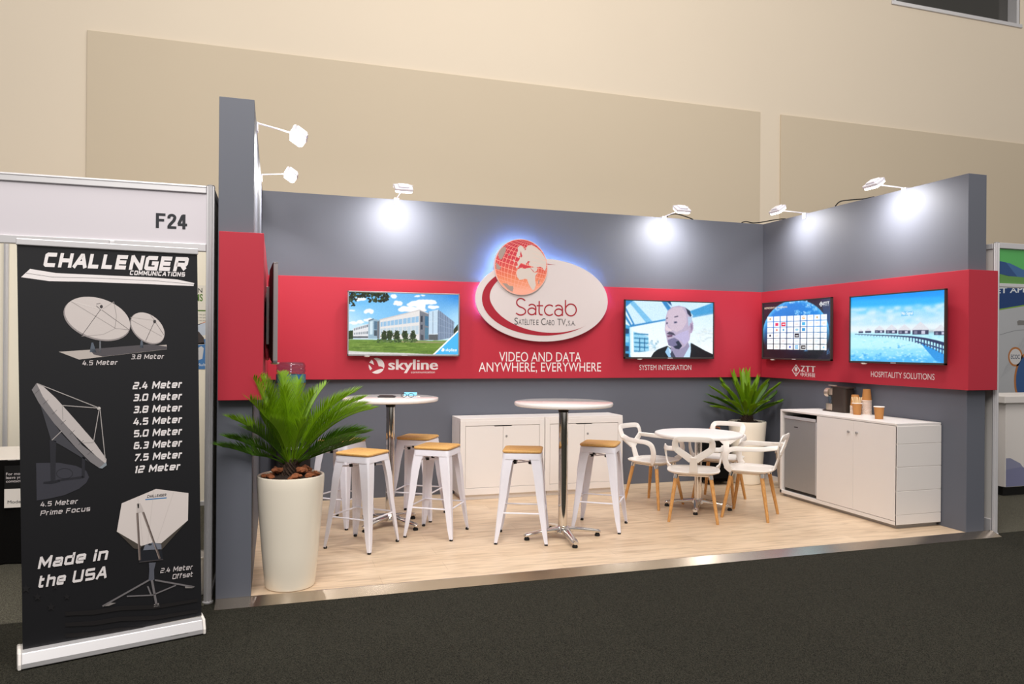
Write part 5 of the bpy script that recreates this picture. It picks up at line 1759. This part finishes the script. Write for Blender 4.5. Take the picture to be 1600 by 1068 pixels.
g_.tube([(-.008, 0, .02), (.008, 0, .02)], .002, 6)
g_.build('frame_front', 'black', gl, smooth=60)
for s in (-1, 1):
    MB().tube([(s * .053, 0, .022), (s * .054, .09, .012), (s * .052, .115, .003)], .0018, 6).build('temple_arm', 'black', gl, smooth=60)
lf = small('leaflet', 'light blue folded leaflet standing up on the left bar table', 'leaflet', (1.245, 1.70, TZ + .0005), -.35)
MB().loft([[Vector(q) for q in ((-.055, 0, 0), (.055, 0, 0), (.055, .002, 0), (-.055, .002, 0))], [Vector(q) for q in ((-.055, .03, .028), (.055, .03, .028), (.055, .032, .028), (-.055, .032, .028))]]).build('front_leaf', mat('leaflet_blue', rgb(120, 196, 232), .5, noise=(30, .15)), lf)
MB().loft([[Vector(q) for q in ((-.055, .062, 0), (.055, .062, 0), (.055, .064, 0), (-.055, .064, 0))], [Vector(q) for q in ((-.055, .03, .028), (.055, .03, .028), (.055, .032, .028), (-.055, .032, .028))]]).build('back_leaf', 'paper_white', lf)
lf2 = small('leaflet', 'flat white leaflet printed in grey on the left bar table', 'leaflet', (1.24, 1.595, TZ + .0005), -.25)
MB().box(-.07, .07, -.03, .03, 0, .002).build('sheet', 'paper_white', lf2)
flat_text('sheet_lettering', [fit_text('CABLE', -.05, .0, -.005, .008), fit_text('GUIDE', .01, .05, -.005, .008)], (0, 0, .002), (1, 0, 0), (0, 1, 0), 'ink', lf2, .0004) if False else MB().box(-.055, .055, -.018, .018, .002, .0024).build('printed_block', 'steel', lf2)

# ================================================================== CAFE ARMCHAIRS
def make_chair(label, group):
    t = thing('cafe_armchair', label, 'chair', (0, 0, 0), 0, group)     # faces +y
    # seat shell
    n = 40
    def se(rx, ry, z, dy=0, dip=0):
        out = []
        for k in range(n):
            a = 2 * math.pi * k / n
            ca, sa = math.cos(a), math.sin(a)
            x = rx * math.copysign(abs(ca) ** .62, ca)
            y = ry * math.copysign(abs(sa) ** .62, sa) + dy
            out.append(Vector((x, y, z + dip * (abs(y) / ry) ** 2)))
        return out
    seat = MB()
    seat.loft([se(.12, .11, .428), se(.19, .175, .431), se(.222, .208, .444), se(.228, .214, .456), se(.222, .208, .460), se(.19, .178, .449), se(.12, .11, .442)])
    seat.build('seat_shell', 'white_plastic', t, smooth=60)
    # backrest: hoop, the two slanting stays and the stem
    bk = MB()
    back_n = lambda q, p: (p.x * 1.1, 1.0, 0.12)
    def yb(x, z):         # curved, slightly reclined plane of the back
        return -.205 - .11 * (z - .45) / .33 + .55 * x * x
    def P(x, z):
        return Vector((x, yb(x, z), z))
    hoop = [P(-.018, .577), P(-.07, .618), P(-.132, .664), P(-.150, .690), P(-.154, .728), P(-.144, .755), P(-.112, .767), P(0, .770), P(.112, .767), P(.144, .755), P(.154, .728), P(.150, .690), P(.132, .664), P(.07, .618), P(.018, .577)]
    bk.band(spline(hoop, 6), lambda q: .050 + .014 * (1 - math.sin(math.pi * q)), .014, back_n)
    stem = [P(0, .600), P(0, .55), P(0, .50), Vector((0, -.205, .455)), Vector((0, -.17, .446))]
    bk.band(spline(stem, 6), lambda q: .062 + .026 * q * q, .015, lambda q, p: (0, 1, .2 + q))
    bk.build('backrest', 'white_plastic', t, smooth=60)
    for s in (-1, 1):
        arm = [Vector((s * .135, yb(.135, .675), .675)), Vector((s * .175, -.205, .668)), Vector((s * .222, -.13, .660)), Vector((s * .245, -.02, .656)), Vector((s * .250, .085, .652)), Vector((s * .249, .140, .628)), Vector((s * .245, .160, .580)), Vector((s * .238, .160, .53)), Vector((s * .226, .142, .475)), Vector((s * .205, .115, .448))]
        ab = MB()
        ab.band(spline(arm, 6), lambda q: .044 + .022 * max(0, q - .4), .016, lambda q, p, s=s: (s * 1.0, .9 * (1 - min(1, q * 4)), .18))
        ab.build('armrest', 'white_plastic', t, smooth=60)
    # metal carrier and wooden legs
    fr_ = MB()
    for s in (-1, 1):
        fr_.tube([(s * .145, -.13, .418), (s * .145, .13, .418)], .009, 8)
        fr_.tube([(-.145, s * .13, .418), (.145, s * .13, .418)], .009, 8)
    fr_.build('under_frame', 'chrome', t, smooth=40)
    for sx in (-1, 1):
        for sy in (-1, 1):
            a, b = Vector((sx * .145, sy * .13, .424)), Vector((sx * .205, sy * .20, 0))
            d = (b - a)
            lg = MB().tube([a + d * .06, a + d * .3, a + d * .98, b], [.0175, .0175, .0125, .0115], 12).build('leg', 'leg_wood', t, smooth=50)
            MB().tube([a, a + d * .085], [.0205, .0195], 12).build('leg_socket', 'chrome', lg, smooth=50)
    for o in t.children:
        for q in [o] + list(o.children):
            q.data.transform(Matrix.Diagonal((1, 1, .955, 1)))
    return t
CG = 'white armchairs with wooden legs round the cafe table'
def facing(x, y):
    return math.atan2(y, x) - math.pi / 2
chairs = [
    ('white armchair with wooden legs seen from behind, at the front of the cafe table', 3.665, 1.07, facing(.52, .854)),
    ('white armchair with wooden legs left of the cafe table, nearest the white cabinets', 3.615, 1.70, facing(.45, -.89)),
    ('white armchair with wooden legs right of the cafe table, in front of the palm pot', 4.22, 1.02, facing(-.66, .75)),
    ('white armchair with wooden legs behind the cafe table, before the black bag', 4.335, 1.69, facing(-.77, -.64)),
]
ch0 = make_chair(chairs[0][0], CG)
ch0.location = (chairs[0][1], chairs[0][2], 0)
ch0.rotation_euler = (0, 0, chairs[0][3])
for lb, x, y, a in chairs[1:]:
    dup(ch0, (x, y, 0), a, lb, CG)

# ================================================================== CABINETS
def cabinet(label, x0, x1, y0=2.345, y1=2.7, h=0.80):
    t = thing('storage_cabinet', label, 'cabinet', ((x0 + x1) / 2, (y0 + y1) / 2, 0), 0, 'white two-door cabinets along the back wall')
    w, d = (x1 - x0) / 2, (y1 - y0) / 2
    b = MB()
    b.box(-w, w, -d, d, h - .022, h)                      # top board
    b.box(-w, -w + .02, -d, d, .05, h - .022)
    b.box(w - .02, w, -d, d, .05, h - .022)
    b.box(-w + .02, w - .02, -d + .02, d, .05, .07)
    b.box(-w + .02, w - .02, d - .012, d, .07, h - .022)
    b.box(-w + .0, -w + .052, -d - .003, -d + .02, .05, h - .022)
    b.box(w - .052, w, -d - .003, -d + .02, .05, h - .022)
    b.box(-w + .052, w - .052, -d - .003, -d + .02, h - .072, h - .022)
    b.box(-w + .052, w - .052, -d - .003, -d + .02, .05, .115)
    b.build('carcass', 'white', t, bevel=.0015)
    MB().box(-w + .03, w - .03, -d + .03, d, 0, .05).build('plinth', 'white', t)
    for s in (-1, 1):
        a0, a1 = (-w + .055, -.0015) if s < 0 else (.0015, w - .055)
        dm = MB()
        nz = h - .076
        # door with a scooped finger notch at its inner top corner
        if s < 0:
            pts = [(a0, .118), (a1, .118), (a1, nz - .007), (a1 - .085, nz - .007), (a1 - .095, nz), (a0, nz)]
        else:
            pts = [(a0, .118), (a1, .118), (a1, nz), (a0 + .095, nz), (a0 + .085, nz - .007), (a0, nz - .007)]
        dm.loft([[Vector((p[0], y, p[1])) for p in pts] for y in (-d + .0, -d + .018)])
        dr = dm.build('door', 'white', t, bevel=.001)
        if s > 0:
            MB().tube([(.035, -d - .004, nz - .105), (.035, -d + .004, nz - .105)], .011, 16).build('lock', 'steel', dr, smooth=40)
    return t
cabinet('left white two-door cabinet on the back wall, beside the stools', 1.853, 2.728)
cabinet('right white two-door cabinet on the back wall, behind the front bar table', 2.734, 3.598)

# ================================================================== SERVING COUNTER WITH FRIDGE
XC0, XC1, YC0, YC1, HC = 5.095, 5.572, 0.24, 1.745, 0.885
t = thing('serving_counter', 'long white counter along the right wall with cups and coffee machine on top', 'counter', ((XC0 + XC1) / 2, (YC0 + YC1) / 2, 0))
hx, hy = (XC1 - XC0) / 2, (YC1 - YC0) / 2
fy0, fy1 = 1.209 - (YC0 + YC1) / 2, 1.715 - (YC0 + YC1) / 2       # fridge bay in y
b = MB()
b.box(-hx, hx, -hy, hy, HC - .018, HC)
b.box(-hx, hx, hy - .025, hy, .03, HC - .018)
b.box(-hx, hx, -hy, -hy + .011, .03, HC - .018)
b.box(-hx + .02, hx, fy0 - .022, fy0 - .004, .03, HC - .018)
b.box(-hx, hx, -hy, hy, .03, .062)
b.box(hx - .012, hx, -hy, hy, .062, HC - .018)
b.build('carcass', 'white', t, bevel=.0015)
MB().box(-hx + .03, hx - .01, -hy + .03, hy - .02, 0, .03).build('plinth', 'steel', t)
ym = 0.732 - (YC0 + YC1) / 2
for a0, a1, ky in ((-hy + .012, ym - .0015, ym - .05), (ym + .0015, fy0 - .006, ym + .05)):
    dr = MB().box(-hx - .001, -hx + .018, a0, a1, .066, HC - .022).build('door', 'white', t, bevel=.001)
    MB().tube([(-hx - .0005, ky, HC - .125), (-hx - .016, ky, HC - .125)], [.008, .011], 14).build('knob', 'steel', dr, smooth=40)
zz = [0.034, .118, .318, .520, .714, HC - .02]
for z0, z1 in zip(zz, zz[1:]):
    MB().box(-hx, hx, -hy - .004, -hy + .012, z0 + .001, z1 - .002).build('end_panel', 'white', t, bevel=.002)
# fridge
f = thing('fridge', 'small grey fridge built into the left end of the white counter', 'fridge', ((XC0 + XC1) / 2, 1.462, .062))
MB().box(-.19, .20, -.225, .235, .004, .765).build('cabinet_body', 'black', f, bevel=.004)
d = MB().box(-.225, -.195, -.225, .232, .03, .735).build('door', 'steel', f, bevel=.006)
MB().box(-.232, -.215, -.225, .232, .735, .765).build('top_trim', 'alu_post', f, bevel=.004)
MB().box(-.2262, -.2248, .03, .085, .655, .665).build('maker_badge', 'dark_bezel', d)
MB().box(-.215, -.195, -.225, .232, .004, .026).build('kick_grille', 'black', f)
MB().box(-.228, -.196, -.236, -.226, .03, .735).build('door_edge', 'alu_post', d, bevel=.003)

# ---- on the counter
cm = thing('coffee_machine', 'dark capsule coffee machine on the counter beside the paper cups', 'coffee machine', (5.475, 1.20, HC))
def rbox(x0, x1, y0, y1, r, z, n=5):
    out = []
    for cx, cy, a0 in ((x1 - r, y1 - r, 0), (x0 + r, y1 - r, 90), (x0 + r, y0 + r, 180), (x1 - r, y0 + r, 270)):
        for k in range(n + 1):
            a = math.radians(a0 + 90 * k / n)
            out.append(Vector((cx + r * math.cos(a), cy + r * math.sin(a), z)))
    return out
MB().loft([rbox(-.065, .065, -.005, .18, .03, z) for z in (.012, .24)]).build('body', 'machine', cm, smooth=40)
MB().loft([rbox(-.068, .068, -.03, .20, .035, z) for z in (.24, .247, .252)]).build('lid', 'machine', cm, smooth=40)
MB().loft([rbox(-.07, .07, -.01, .33, .06, z) for z in (0, .012)]).build('base_plate', 'machine', cm, smooth=40)
MB().loft([rbox(-.05, .05, .185, .285, .03, z) for z in (.012, .075)]).build('drip_tray', 'machine_steel', cm, smooth=40)
MB().loft([rbox(-.045, .045, .175, .25, .03, z) for z in (.165, .225)]).build('brew_head', 'machine_steel', cm, smooth=40)
MB().tube([(0, .255, .185), (0, .305, .185)], .045, 24).build('front_dial', 'machine_steel', cm, smooth=40)
MB().box(-.012, .012, .20, .28, .253, .262).box(-.012, .012, .18, .21, .222, .262).build('lever', 'machine_steel', cm, bevel=.003)
MB().loft([rbox(-.04, .04, .18, .21, .012, z) for z in (.075, .165)]).build('front_column', 'dark_bezel', cm, smooth=40)
MB().lathe([(.026, .078), (.034, .16), (.032, .16), (.024, .082)], (0, .245, 0), 20, cap=False).build('glass_tank', 'clear_plastic', cm, smooth=50)

def paper_cup(label, loc, up=True, group=None, mtl='kraft', rz=0.0):
    """a paper cup with a rolled white rim; up=False stands on its rim"""
    t = thing('paper_cup', label, 'cup', loc, rz, group)
    Hc, r0, r1 = .112, .033, .0435
    body = [(r0 - .001, .004), (r0, 0.0), (r1, Hc - .004), (r1 - .0006, Hc - .004), (r0 - .0006, .006)]
    rim = [(r1 + .0035 * math.cos(a), Hc - .003 + .0035 * math.sin(a)) for a in [2 * math.pi * k / 8 for k in range(9)]]
    base = [(r0 - .0005, .005), (0.0005, .005)]
    inn = [(r0 - .0010, .006), (r1 - .0009, Hc - .004)]
    fl = (lambda pr: [(r, z) for r, z in pr]) if up else (lambda pr: [(r, Hc - z) for r, z in pr])
    MB().lathe(fl(body), (0, 0, 0), 28, cap=False).build('wall', mtl, t, smooth=40)
    MB().lathe(fl(base), (0, 0, 0), 28, cap=False).build('bottom', 'paper_white', t)
    MB().lathe(fl(rim), (0, 0, 0), 28, cap=False).build('rim', 'paper_white', t, smooth=60)
    MB().lathe(fl(inn), (0, 0, 0), 28, cap=False).build('lining', 'paper_white', t, smooth=40)
    return t
c0 = paper_cup('brown paper cup standing alone at the right on the counter', (5.286, .631, HC))
sc = paper_cup('brown paper cup holding wooden stirrers on the counter', (5.415, 1.035, HC))
R = random.Random(2)
for k in range(14):
    a = 2 * math.pi * k / 14
    tilt = R.uniform(.18, .30)
    s = thing('stirrer', 'flat wooden stirrer fanned out of the brown paper cup on the counter', 'stirrer', (5.415 + .012 * math.cos(a), 1.035 + .012 * math.sin(a), HC + .012), 0, 'wooden stirrers in the paper cup')
    s.rotation_euler = (0, tilt * .9, a)
    MB().box(-.0008, .0008, -.0045, .0045, 0, .158).build('stick', 'stir_wood', s, bevel=.0006)
def stack(x, y, n, where):
    grp = 'cup stack ' + where
    top = None
    for k in range(n):
        z = HC + k * .0118
        if k == n - 1:
            lb = 'brown upside-down paper cup topping the %s' % where
        else:
            lb = 'upside-down paper cup, only its rim showing, in the %s' % where
        if top is None:
            top = paper_cup(lb, (x, y, z), False, grp)
            first = top
        else:
            dup(first, (x, y, z), R.uniform(0, 6), lb, grp)
stack(5.468, 1.118, 7, 'shorter stack by the coffee machine')
stack(5.528, 1.035, 12, 'taller stack by the wall')

# ================================================================== POTTED CYCADS
def frond(L, el0, droop, leaf_l, leaf_w, n, vee, az, side_curl=0.0, base=0.14, spread=62, tipfull=0.25):
    """one feathery frond: (rachis mesh, leaflet mesh) in a local frame that starts at the crown"""
    pts, dirs = [], []
    p = Vector((0, 0, 0))
    N_ = 26
    ca, sa = math.cos(az), math.sin(az)
    for k in range(N_ + 1):
        s = k / N_
        el = el0 - droop * s ** 1.6
        az_ = az + side_curl * s * s
        d = Vector((math.cos(el) * math.cos(az_), math.cos(el) * math.sin(az_), math.sin(el)))
        pts.append(p.copy())
        dirs.append(d)
        p = p + d * (L / N_)
    rb = MB()
    rb.tube(pts, [.006 * (1 - .8 * k / N_) for k in range(N_ + 1)], 6)
    lb = MB()
    for i in range(n):
        s = base + (1 - base) * (i + .5) / n
        f = s * N_
        k = min(int(f), N_ - 1)
        q = pts[k].lerp(pts[k + 1], f - k)
        d = dirs[k]
        side = d.cross(Vector((0, 0, 1)))
        if side.length < .05:
            side = Vector((-sa, ca, 0))
        side.normalize()
        up = side.cross(d).normalized()
        prof = min(1.0, .35 + (s - base) * 2.6) * (1.0 - (1 - tipfull) * max(0, (s - .55) / .45) ** 1.5)
        l = leaf_l * prof * random.uniform(.92, 1.06)
        ang = math.radians(spread * (1 - .45 * s) + random.uniform(-4, 4))
        for sg in (-1, 1):
            dd = (d * math.cos(ang) + (side * sg * math.cos(vee) + up * math.sin(vee)) * math.sin(ang)).normalized()
            wd = d.cross(dd).cross(dd).normalized()
            if wd.dot(d) < 0: wd = -wd
            dn = Vector((0, 0, -1)) * l * random.uniform(.04, .14)
            a = q
            m = q + dd * l * .45 + dn * .2
            e = q + dd * l + dn
            w2 = leaf_w * .5
            lb.add([a - wd * w2 * .6, a + wd * w2 * .6, m + wd * w2, m - wd * w2, e], [(0, 1, 2, 3), (3, 2, 4)])
    return rb, lb

def soft(v, lim, start):
    """bend a coordinate that runs past start so that it never passes lim"""
    if (v - start) * (lim - start) <= 0:
        return v
    return start + (lim - start) * math.tanh((v - start) / (lim - start))

def pot_plant(name, label, loc, rz, fronds, trunk_h, trunk_r, bend, bark=True):
    t = thing(name, label, 'potted plant', loc, rz, 'cycad palms in tall cream pots')
    H = .695
    MB().lathe([(.135, 0), (.148, .004), (.153, .02), (.172, .22), (.192, .48), (.202, .62), (.205, .68), (.203, .692), (.196, H), (.188, .692), (.185, .67), (.183, .62), (.0, .62)], (0, 0, 0), 64, cap=False).build('pot', 'pot', t, smooth=50)
    so = MB()
    n = 40
    rings = [[Vector((r * math.cos(2 * math.pi * k / n), r * math.sin(2 * math.pi * k / n), .672 + .010 * math.sin(k * 1.7 + r * 60) + (.02 if r < .12 else 0))) for k in range(n)] for r in (.184, .15, .10, .05, .01)]
    so.loft(rings)
    so.build('soil', 'soil', t, smooth=60)
    if bark:
        R_ = random.Random(6)
        for k in range(34):
            a, rr = R_.uniform(0, 6.28), R_.uniform(.07, .165)
            sz = R_.uniform(.018, .036)
            c = Vector((rr * math.cos(a), rr * math.sin(a), .692 + (.03 if rr < .11 else 0) + R_.uniform(-.006, .012)))
            bm = bmesh.new()
            bmesh.ops.create_icosphere(bm, subdivisions=2, radius=1)
            for v in bm.verts:
                v.co *= R_.uniform(.75, 1.15)
                v.co = Vector((v.co.x * sz, v.co.y * sz * .75, v.co.z * sz * .55))
            bm.transform(Matrix.Translation(c) @ Matrix.Rotation(R_.uniform(0, 3), 4, 'Z') @ Matrix.Rotation(R_.uniform(-.6, .6), 4, 'X'))
            me = bpy.data.meshes.new('bark_chunk')
            bm.to_mesh(me)
            bm.free()
            finish(me, 'bark_chunk', 'bark', t, smooth=30)
    tr = MB()
    n = 30
    rings = []
    for q in range(12):
        s = q / 11
        r = trunk_r * (1 + .25 * math.sin(math.pi * s)) * (1.15 - .5 * s)
        rings.append([Vector(((r + (.010 if (k + q) % 2 else -.004)) * math.cos(2 * math.pi * k / n), (r + (.010 if (k + q) % 2 else -.004)) * math.sin(2 * math.pi * k / n), .645 + (trunk_h + .02) * s)) for k in range(n)])
    tr.loft(rings)
    R_ = random.Random(9)
    for k in range(70):        # old leaf stubs
        a = R_.uniform(0, 6.28)
        s = R_.uniform(.1, 1)
        z = .645 + trunk_h * s
        r = trunk_r * .95
        d = Vector((math.cos(a), math.sin(a), R_.uniform(.5, 1.4))).normalized()
        b = Vector((r * math.cos(a), r * math.sin(a), z))
        tr.tube([b, b + d * R_.uniform(.025, .05)], [.006, .002], 5)
    tr.build('trunk', 'trunk', t)
    for (az, el, L, droop, ll, lw, nn, vee, curl, sp, tf, mt_) in fronds:
        rb, lb = frond(L, math.radians(el), math.radians(droop), ll, lw, nn, vee, math.radians(az), math.radians(curl), base=.24, spread=sp, tipfull=tf)
        b = Vector((trunk_r * .5 * math.cos(math.radians(az)), trunk_r * .5 * math.sin(math.radians(az)), .645 + trunk_h * .92))
        fr_ = MB()
        fr_.add([Vector(v) + b for v in rb.v], rb.f)
        fr_.add([Vector(v) + b for v in lb.v], lb.f)
        mw = Matrix.Translation(loc) @ Matrix.Rotation(rz, 4, 'Z')
        wv = [bend(mw @ Vector(v), az) for v in fr_.v]
        fr_.v = [tuple(mw.inverted() @ v) for v in wv]
        fr_.build('frond', mt_, t)
    return t
# azimuths are measured from the direction that reads as "right" in the photograph
AZ0 = -YAW
random.seed(21)
LF, LD = 'leaf', 'leaf_dark'
def bend_left(p, az):
    p = Vector((p.x, p.y, soft(p.z, 1.375, 1.22)))
    if 220 <= az <= 256:
        # fronds leaning out past the front of the wall end
        lim = BP + .02 if p.z > ZB - .05 else .01
        ymax = -.085 + max(0, (p.x - lim) / .13) * .28
        return Vector((p.x, min(p.y, ymax), p.z))
    # fronds on the booth side stay clear of the left wall
    lim = BP + .012 if p.z > ZB - .05 else .012
    return Vector((soft(p.x, lim, .16), p.y, p.z))
def bend_right(p, az):
    k = p.z > ZB - .05
    return Vector((soft(p.x, BW - (BP if k else 0) - .015, BW - .22), soft(p.y, BD - (BP if k else 0) - .015, BD - .20), p.z))
left_fr = []
#     azimuth, elevation, length, droop
for az, el, L, dr, mt_ in (
    (160, 76, .62, 26, LF), (180, 70, .60, 30, LF), (120, 82, .60, 18, LF), (95, 78, .56, 26, LF), (205, 66, .54, 44, LF), (60, 74, .56, 36, LF), (140, 85, .60, 16, LF),
    (28, 66, .60, 46, LF), (8, 62, .60, 48, LF), (-15, 68, .56, 46, LF), (-45, 76, .52, 38, LF), (-90, 84, .50, 30, LF), (-125, 78, .52, 36, LF), (40, 54, .60, 48, LF), (18, 52, .60, 48, LF), (-5, 56, .58, 48, LF),
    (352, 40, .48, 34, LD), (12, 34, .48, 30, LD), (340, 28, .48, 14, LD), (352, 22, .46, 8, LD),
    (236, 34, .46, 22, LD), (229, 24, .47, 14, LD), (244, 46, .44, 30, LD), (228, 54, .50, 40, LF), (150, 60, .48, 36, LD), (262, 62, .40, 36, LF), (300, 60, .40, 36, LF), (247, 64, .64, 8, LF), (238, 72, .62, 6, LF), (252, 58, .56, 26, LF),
    (75, 52, .48, 36, LD), (110, 54, .48, 36, LD)):
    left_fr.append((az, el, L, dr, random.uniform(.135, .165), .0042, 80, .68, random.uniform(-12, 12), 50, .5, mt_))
pot_plant('potted_palm', 'large feathery cycad palm with bark chips in the cream pot at the left front', (.228, .155, 0), AZ0, left_fr, .125, .045, bend_left)
right_fr = []
for az, el, L, dr, mt_ in (
    (100, 78, .50, 12, LF), (75, 74, .52, 14, LF), (125, 70, .52, 16, LF), (50, 62, .50, 16, LF), (150, 58, .50, 18, LF), (30, 50, .50, 18, LD), (170, 46, .48, 18, LF),
    (-70, 80, .36, 22, LF), (-110, 78, .36, 22, LF), (-90, 66, .32, 26, LF), (-45, 70, .42, 22, LF), (-140, 66, .42, 22, LF), (-20, 56, .46, 20, LF), (200, 56, .44, 22, LF),
    (10, 38, .48, 14, LD), (188, 34, .46, 16, LD), (-8, 28, .42, 12, LF), (172, 22, .44, 10, LD), (195, 20, .40, 14, LF), (-60, 48, .28, 30, LF), (-120, 48, .28, 30, LF), (-85, 44, .26, 34, LF), (-35, 36, .34, 24, LD), (215, 40, .34, 26, LF), (60, 44, .42, 20, LD), (120, 44, .42, 20, LD)):
    right_fr.append((az, el, L, dr, random.uniform(.088, .102), .0075, 84, .62, random.uniform(-6, 6), 46, .9, mt_))
pot_plant('potted_palm', 'compact cycad palm in the cream pot by the right back corner', (5.19, 2.44, 0), AZ0, right_fr, .115, .05, bend_right, bark=False)

# ================================================================== WATER COOLER, BAG, BIN
wc = thing('water_dispenser', 'black water dispenser behind the left palm, a blue bottle on it', 'water dispenser', (.265, 2.30, 0), math.radians(8))
MB().loft([rbox(-.155, .155, -.16, .16, .03, z) for z in (.0, .02, .96, .985)]).build('housing', 'black', wc, smooth=40)
MB().box(-.11, .11, -.168, -.150, .60, .86).build('tap_recess', 'dark_bezel', wc, bevel=.004)
for s in (-1, 1):
    tp = MB().tube([(s * .05, -.165, .80), (s * .05, -.20, .80)], .012, 10).tube([(s * .05, -.195, .805), (s * .05, -.195, .765)], .009, 10).build('tap', 'white_plastic', wc, smooth=40)
MB().box(-.09, .09, -.205, -.155, .585, .605).build('drip_tray', 'steel', wc, bevel=.003)
MB().lathe([(.12, .985), (.125, 1.0), (.10, 1.012), (.06, 1.004)], (0, 0, 0), 32).build('bottle_collar', 'black', wc, smooth=50)
wbot = thing('water_bottle', 'clear upturned water bottle with blue label behind the left palm', 'bottle', (.265, 2.30, 1.004))
prof = [(.028, .0), (.03, .02), (.06, .045), (.115, .075), (.128, .095), (.128, .15), (.122, .157), (.122, .165), (.128, .172), (.128, .235), (.120, .243), (.120, .253), (.128, .262), (.128, .285), (.123, .292), (.123, .298), (.128, .305), (.127, .322), (.116, .342), (.09, .350), (.0, .348)]
prof = prof + [(max(0.0, r - .003), z - (.003 if z > .33 else 0)) for r, z in reversed(prof)]
MB().lathe(prof, (0, 0, 0), 40, cap=False).build('bottle_shell', 'clear_plastic', wbot, smooth=50)
MB().lathe([(.1295, .165), (.1295, .24)], (0, 0, 0), 40, cap=False).build('bottle_label', 'water_label', wbot, smooth=50)
bg = thing('travel_bag', 'black upright bag behind the cafe chairs, left of the right palm', 'bag', (4.82, 2.52, 0), math.radians(-6))
MB().loft([rbox(-.15 * k, .15 * k, -.12 * k, .12 * k, .06 * k, z) for z, k in ((.035, .9), (.055, 1.0), (.30, 1.02), (.52, 1.0), (.575, .92), (.595, .7))]).build('bag_body', 'black_cloth', bg, smooth=50)
MB().loft([rbox(-.12, .12, -.155, -.115, .018, z) for z in (.08, .10, .34, .36)]).build('front_pocket', 'black_cloth', bg, smooth=50)
MB().tube(spline([(-.06, 0, .585), (-.055, 0, .615), (0, 0, .625), (.055, 0, .615), (.06, 0, .585)], 6), .010, 8).build('carry_handle', 'bark', bg, smooth=50)
for s in (-1, 1):
    MB().tube([(s * .115, .07, .032), (s * .145, .07, .032)], .032, 16).build('wheel', 'black_rubber', bg, smooth=40)
wb2 = thing('waste_bin', 'slim beige waste bin between the right palm pot and the counter end', 'bin', (5.43, 2.0, 0), 0)
MB().loft([rbox(-.10, .10, -.09, .09, .03, 0.0), rbox(-.125, .125, -.115, .115, .035, .38), rbox(-.119, .119, -.109, .109, .033, .38), rbox(-.095, .095, -.085, .085, .028, .012)]).build('bucket', 'bin_grey', wb2, smooth=40)
MB().loft([rbox(-.128, .128, -.118, .118, .036, .372), rbox(-.132, .132, -.122, .122, .038, .378), rbox(-.132, .132, -.122, .122, .038, .392), rbox(-.118, .118, -.108, .108, .033, .392), rbox(-.118, .118, -.108, .108, .033, .372)], cap=False).build('rim', 'bin_grey', wb2, smooth=40)
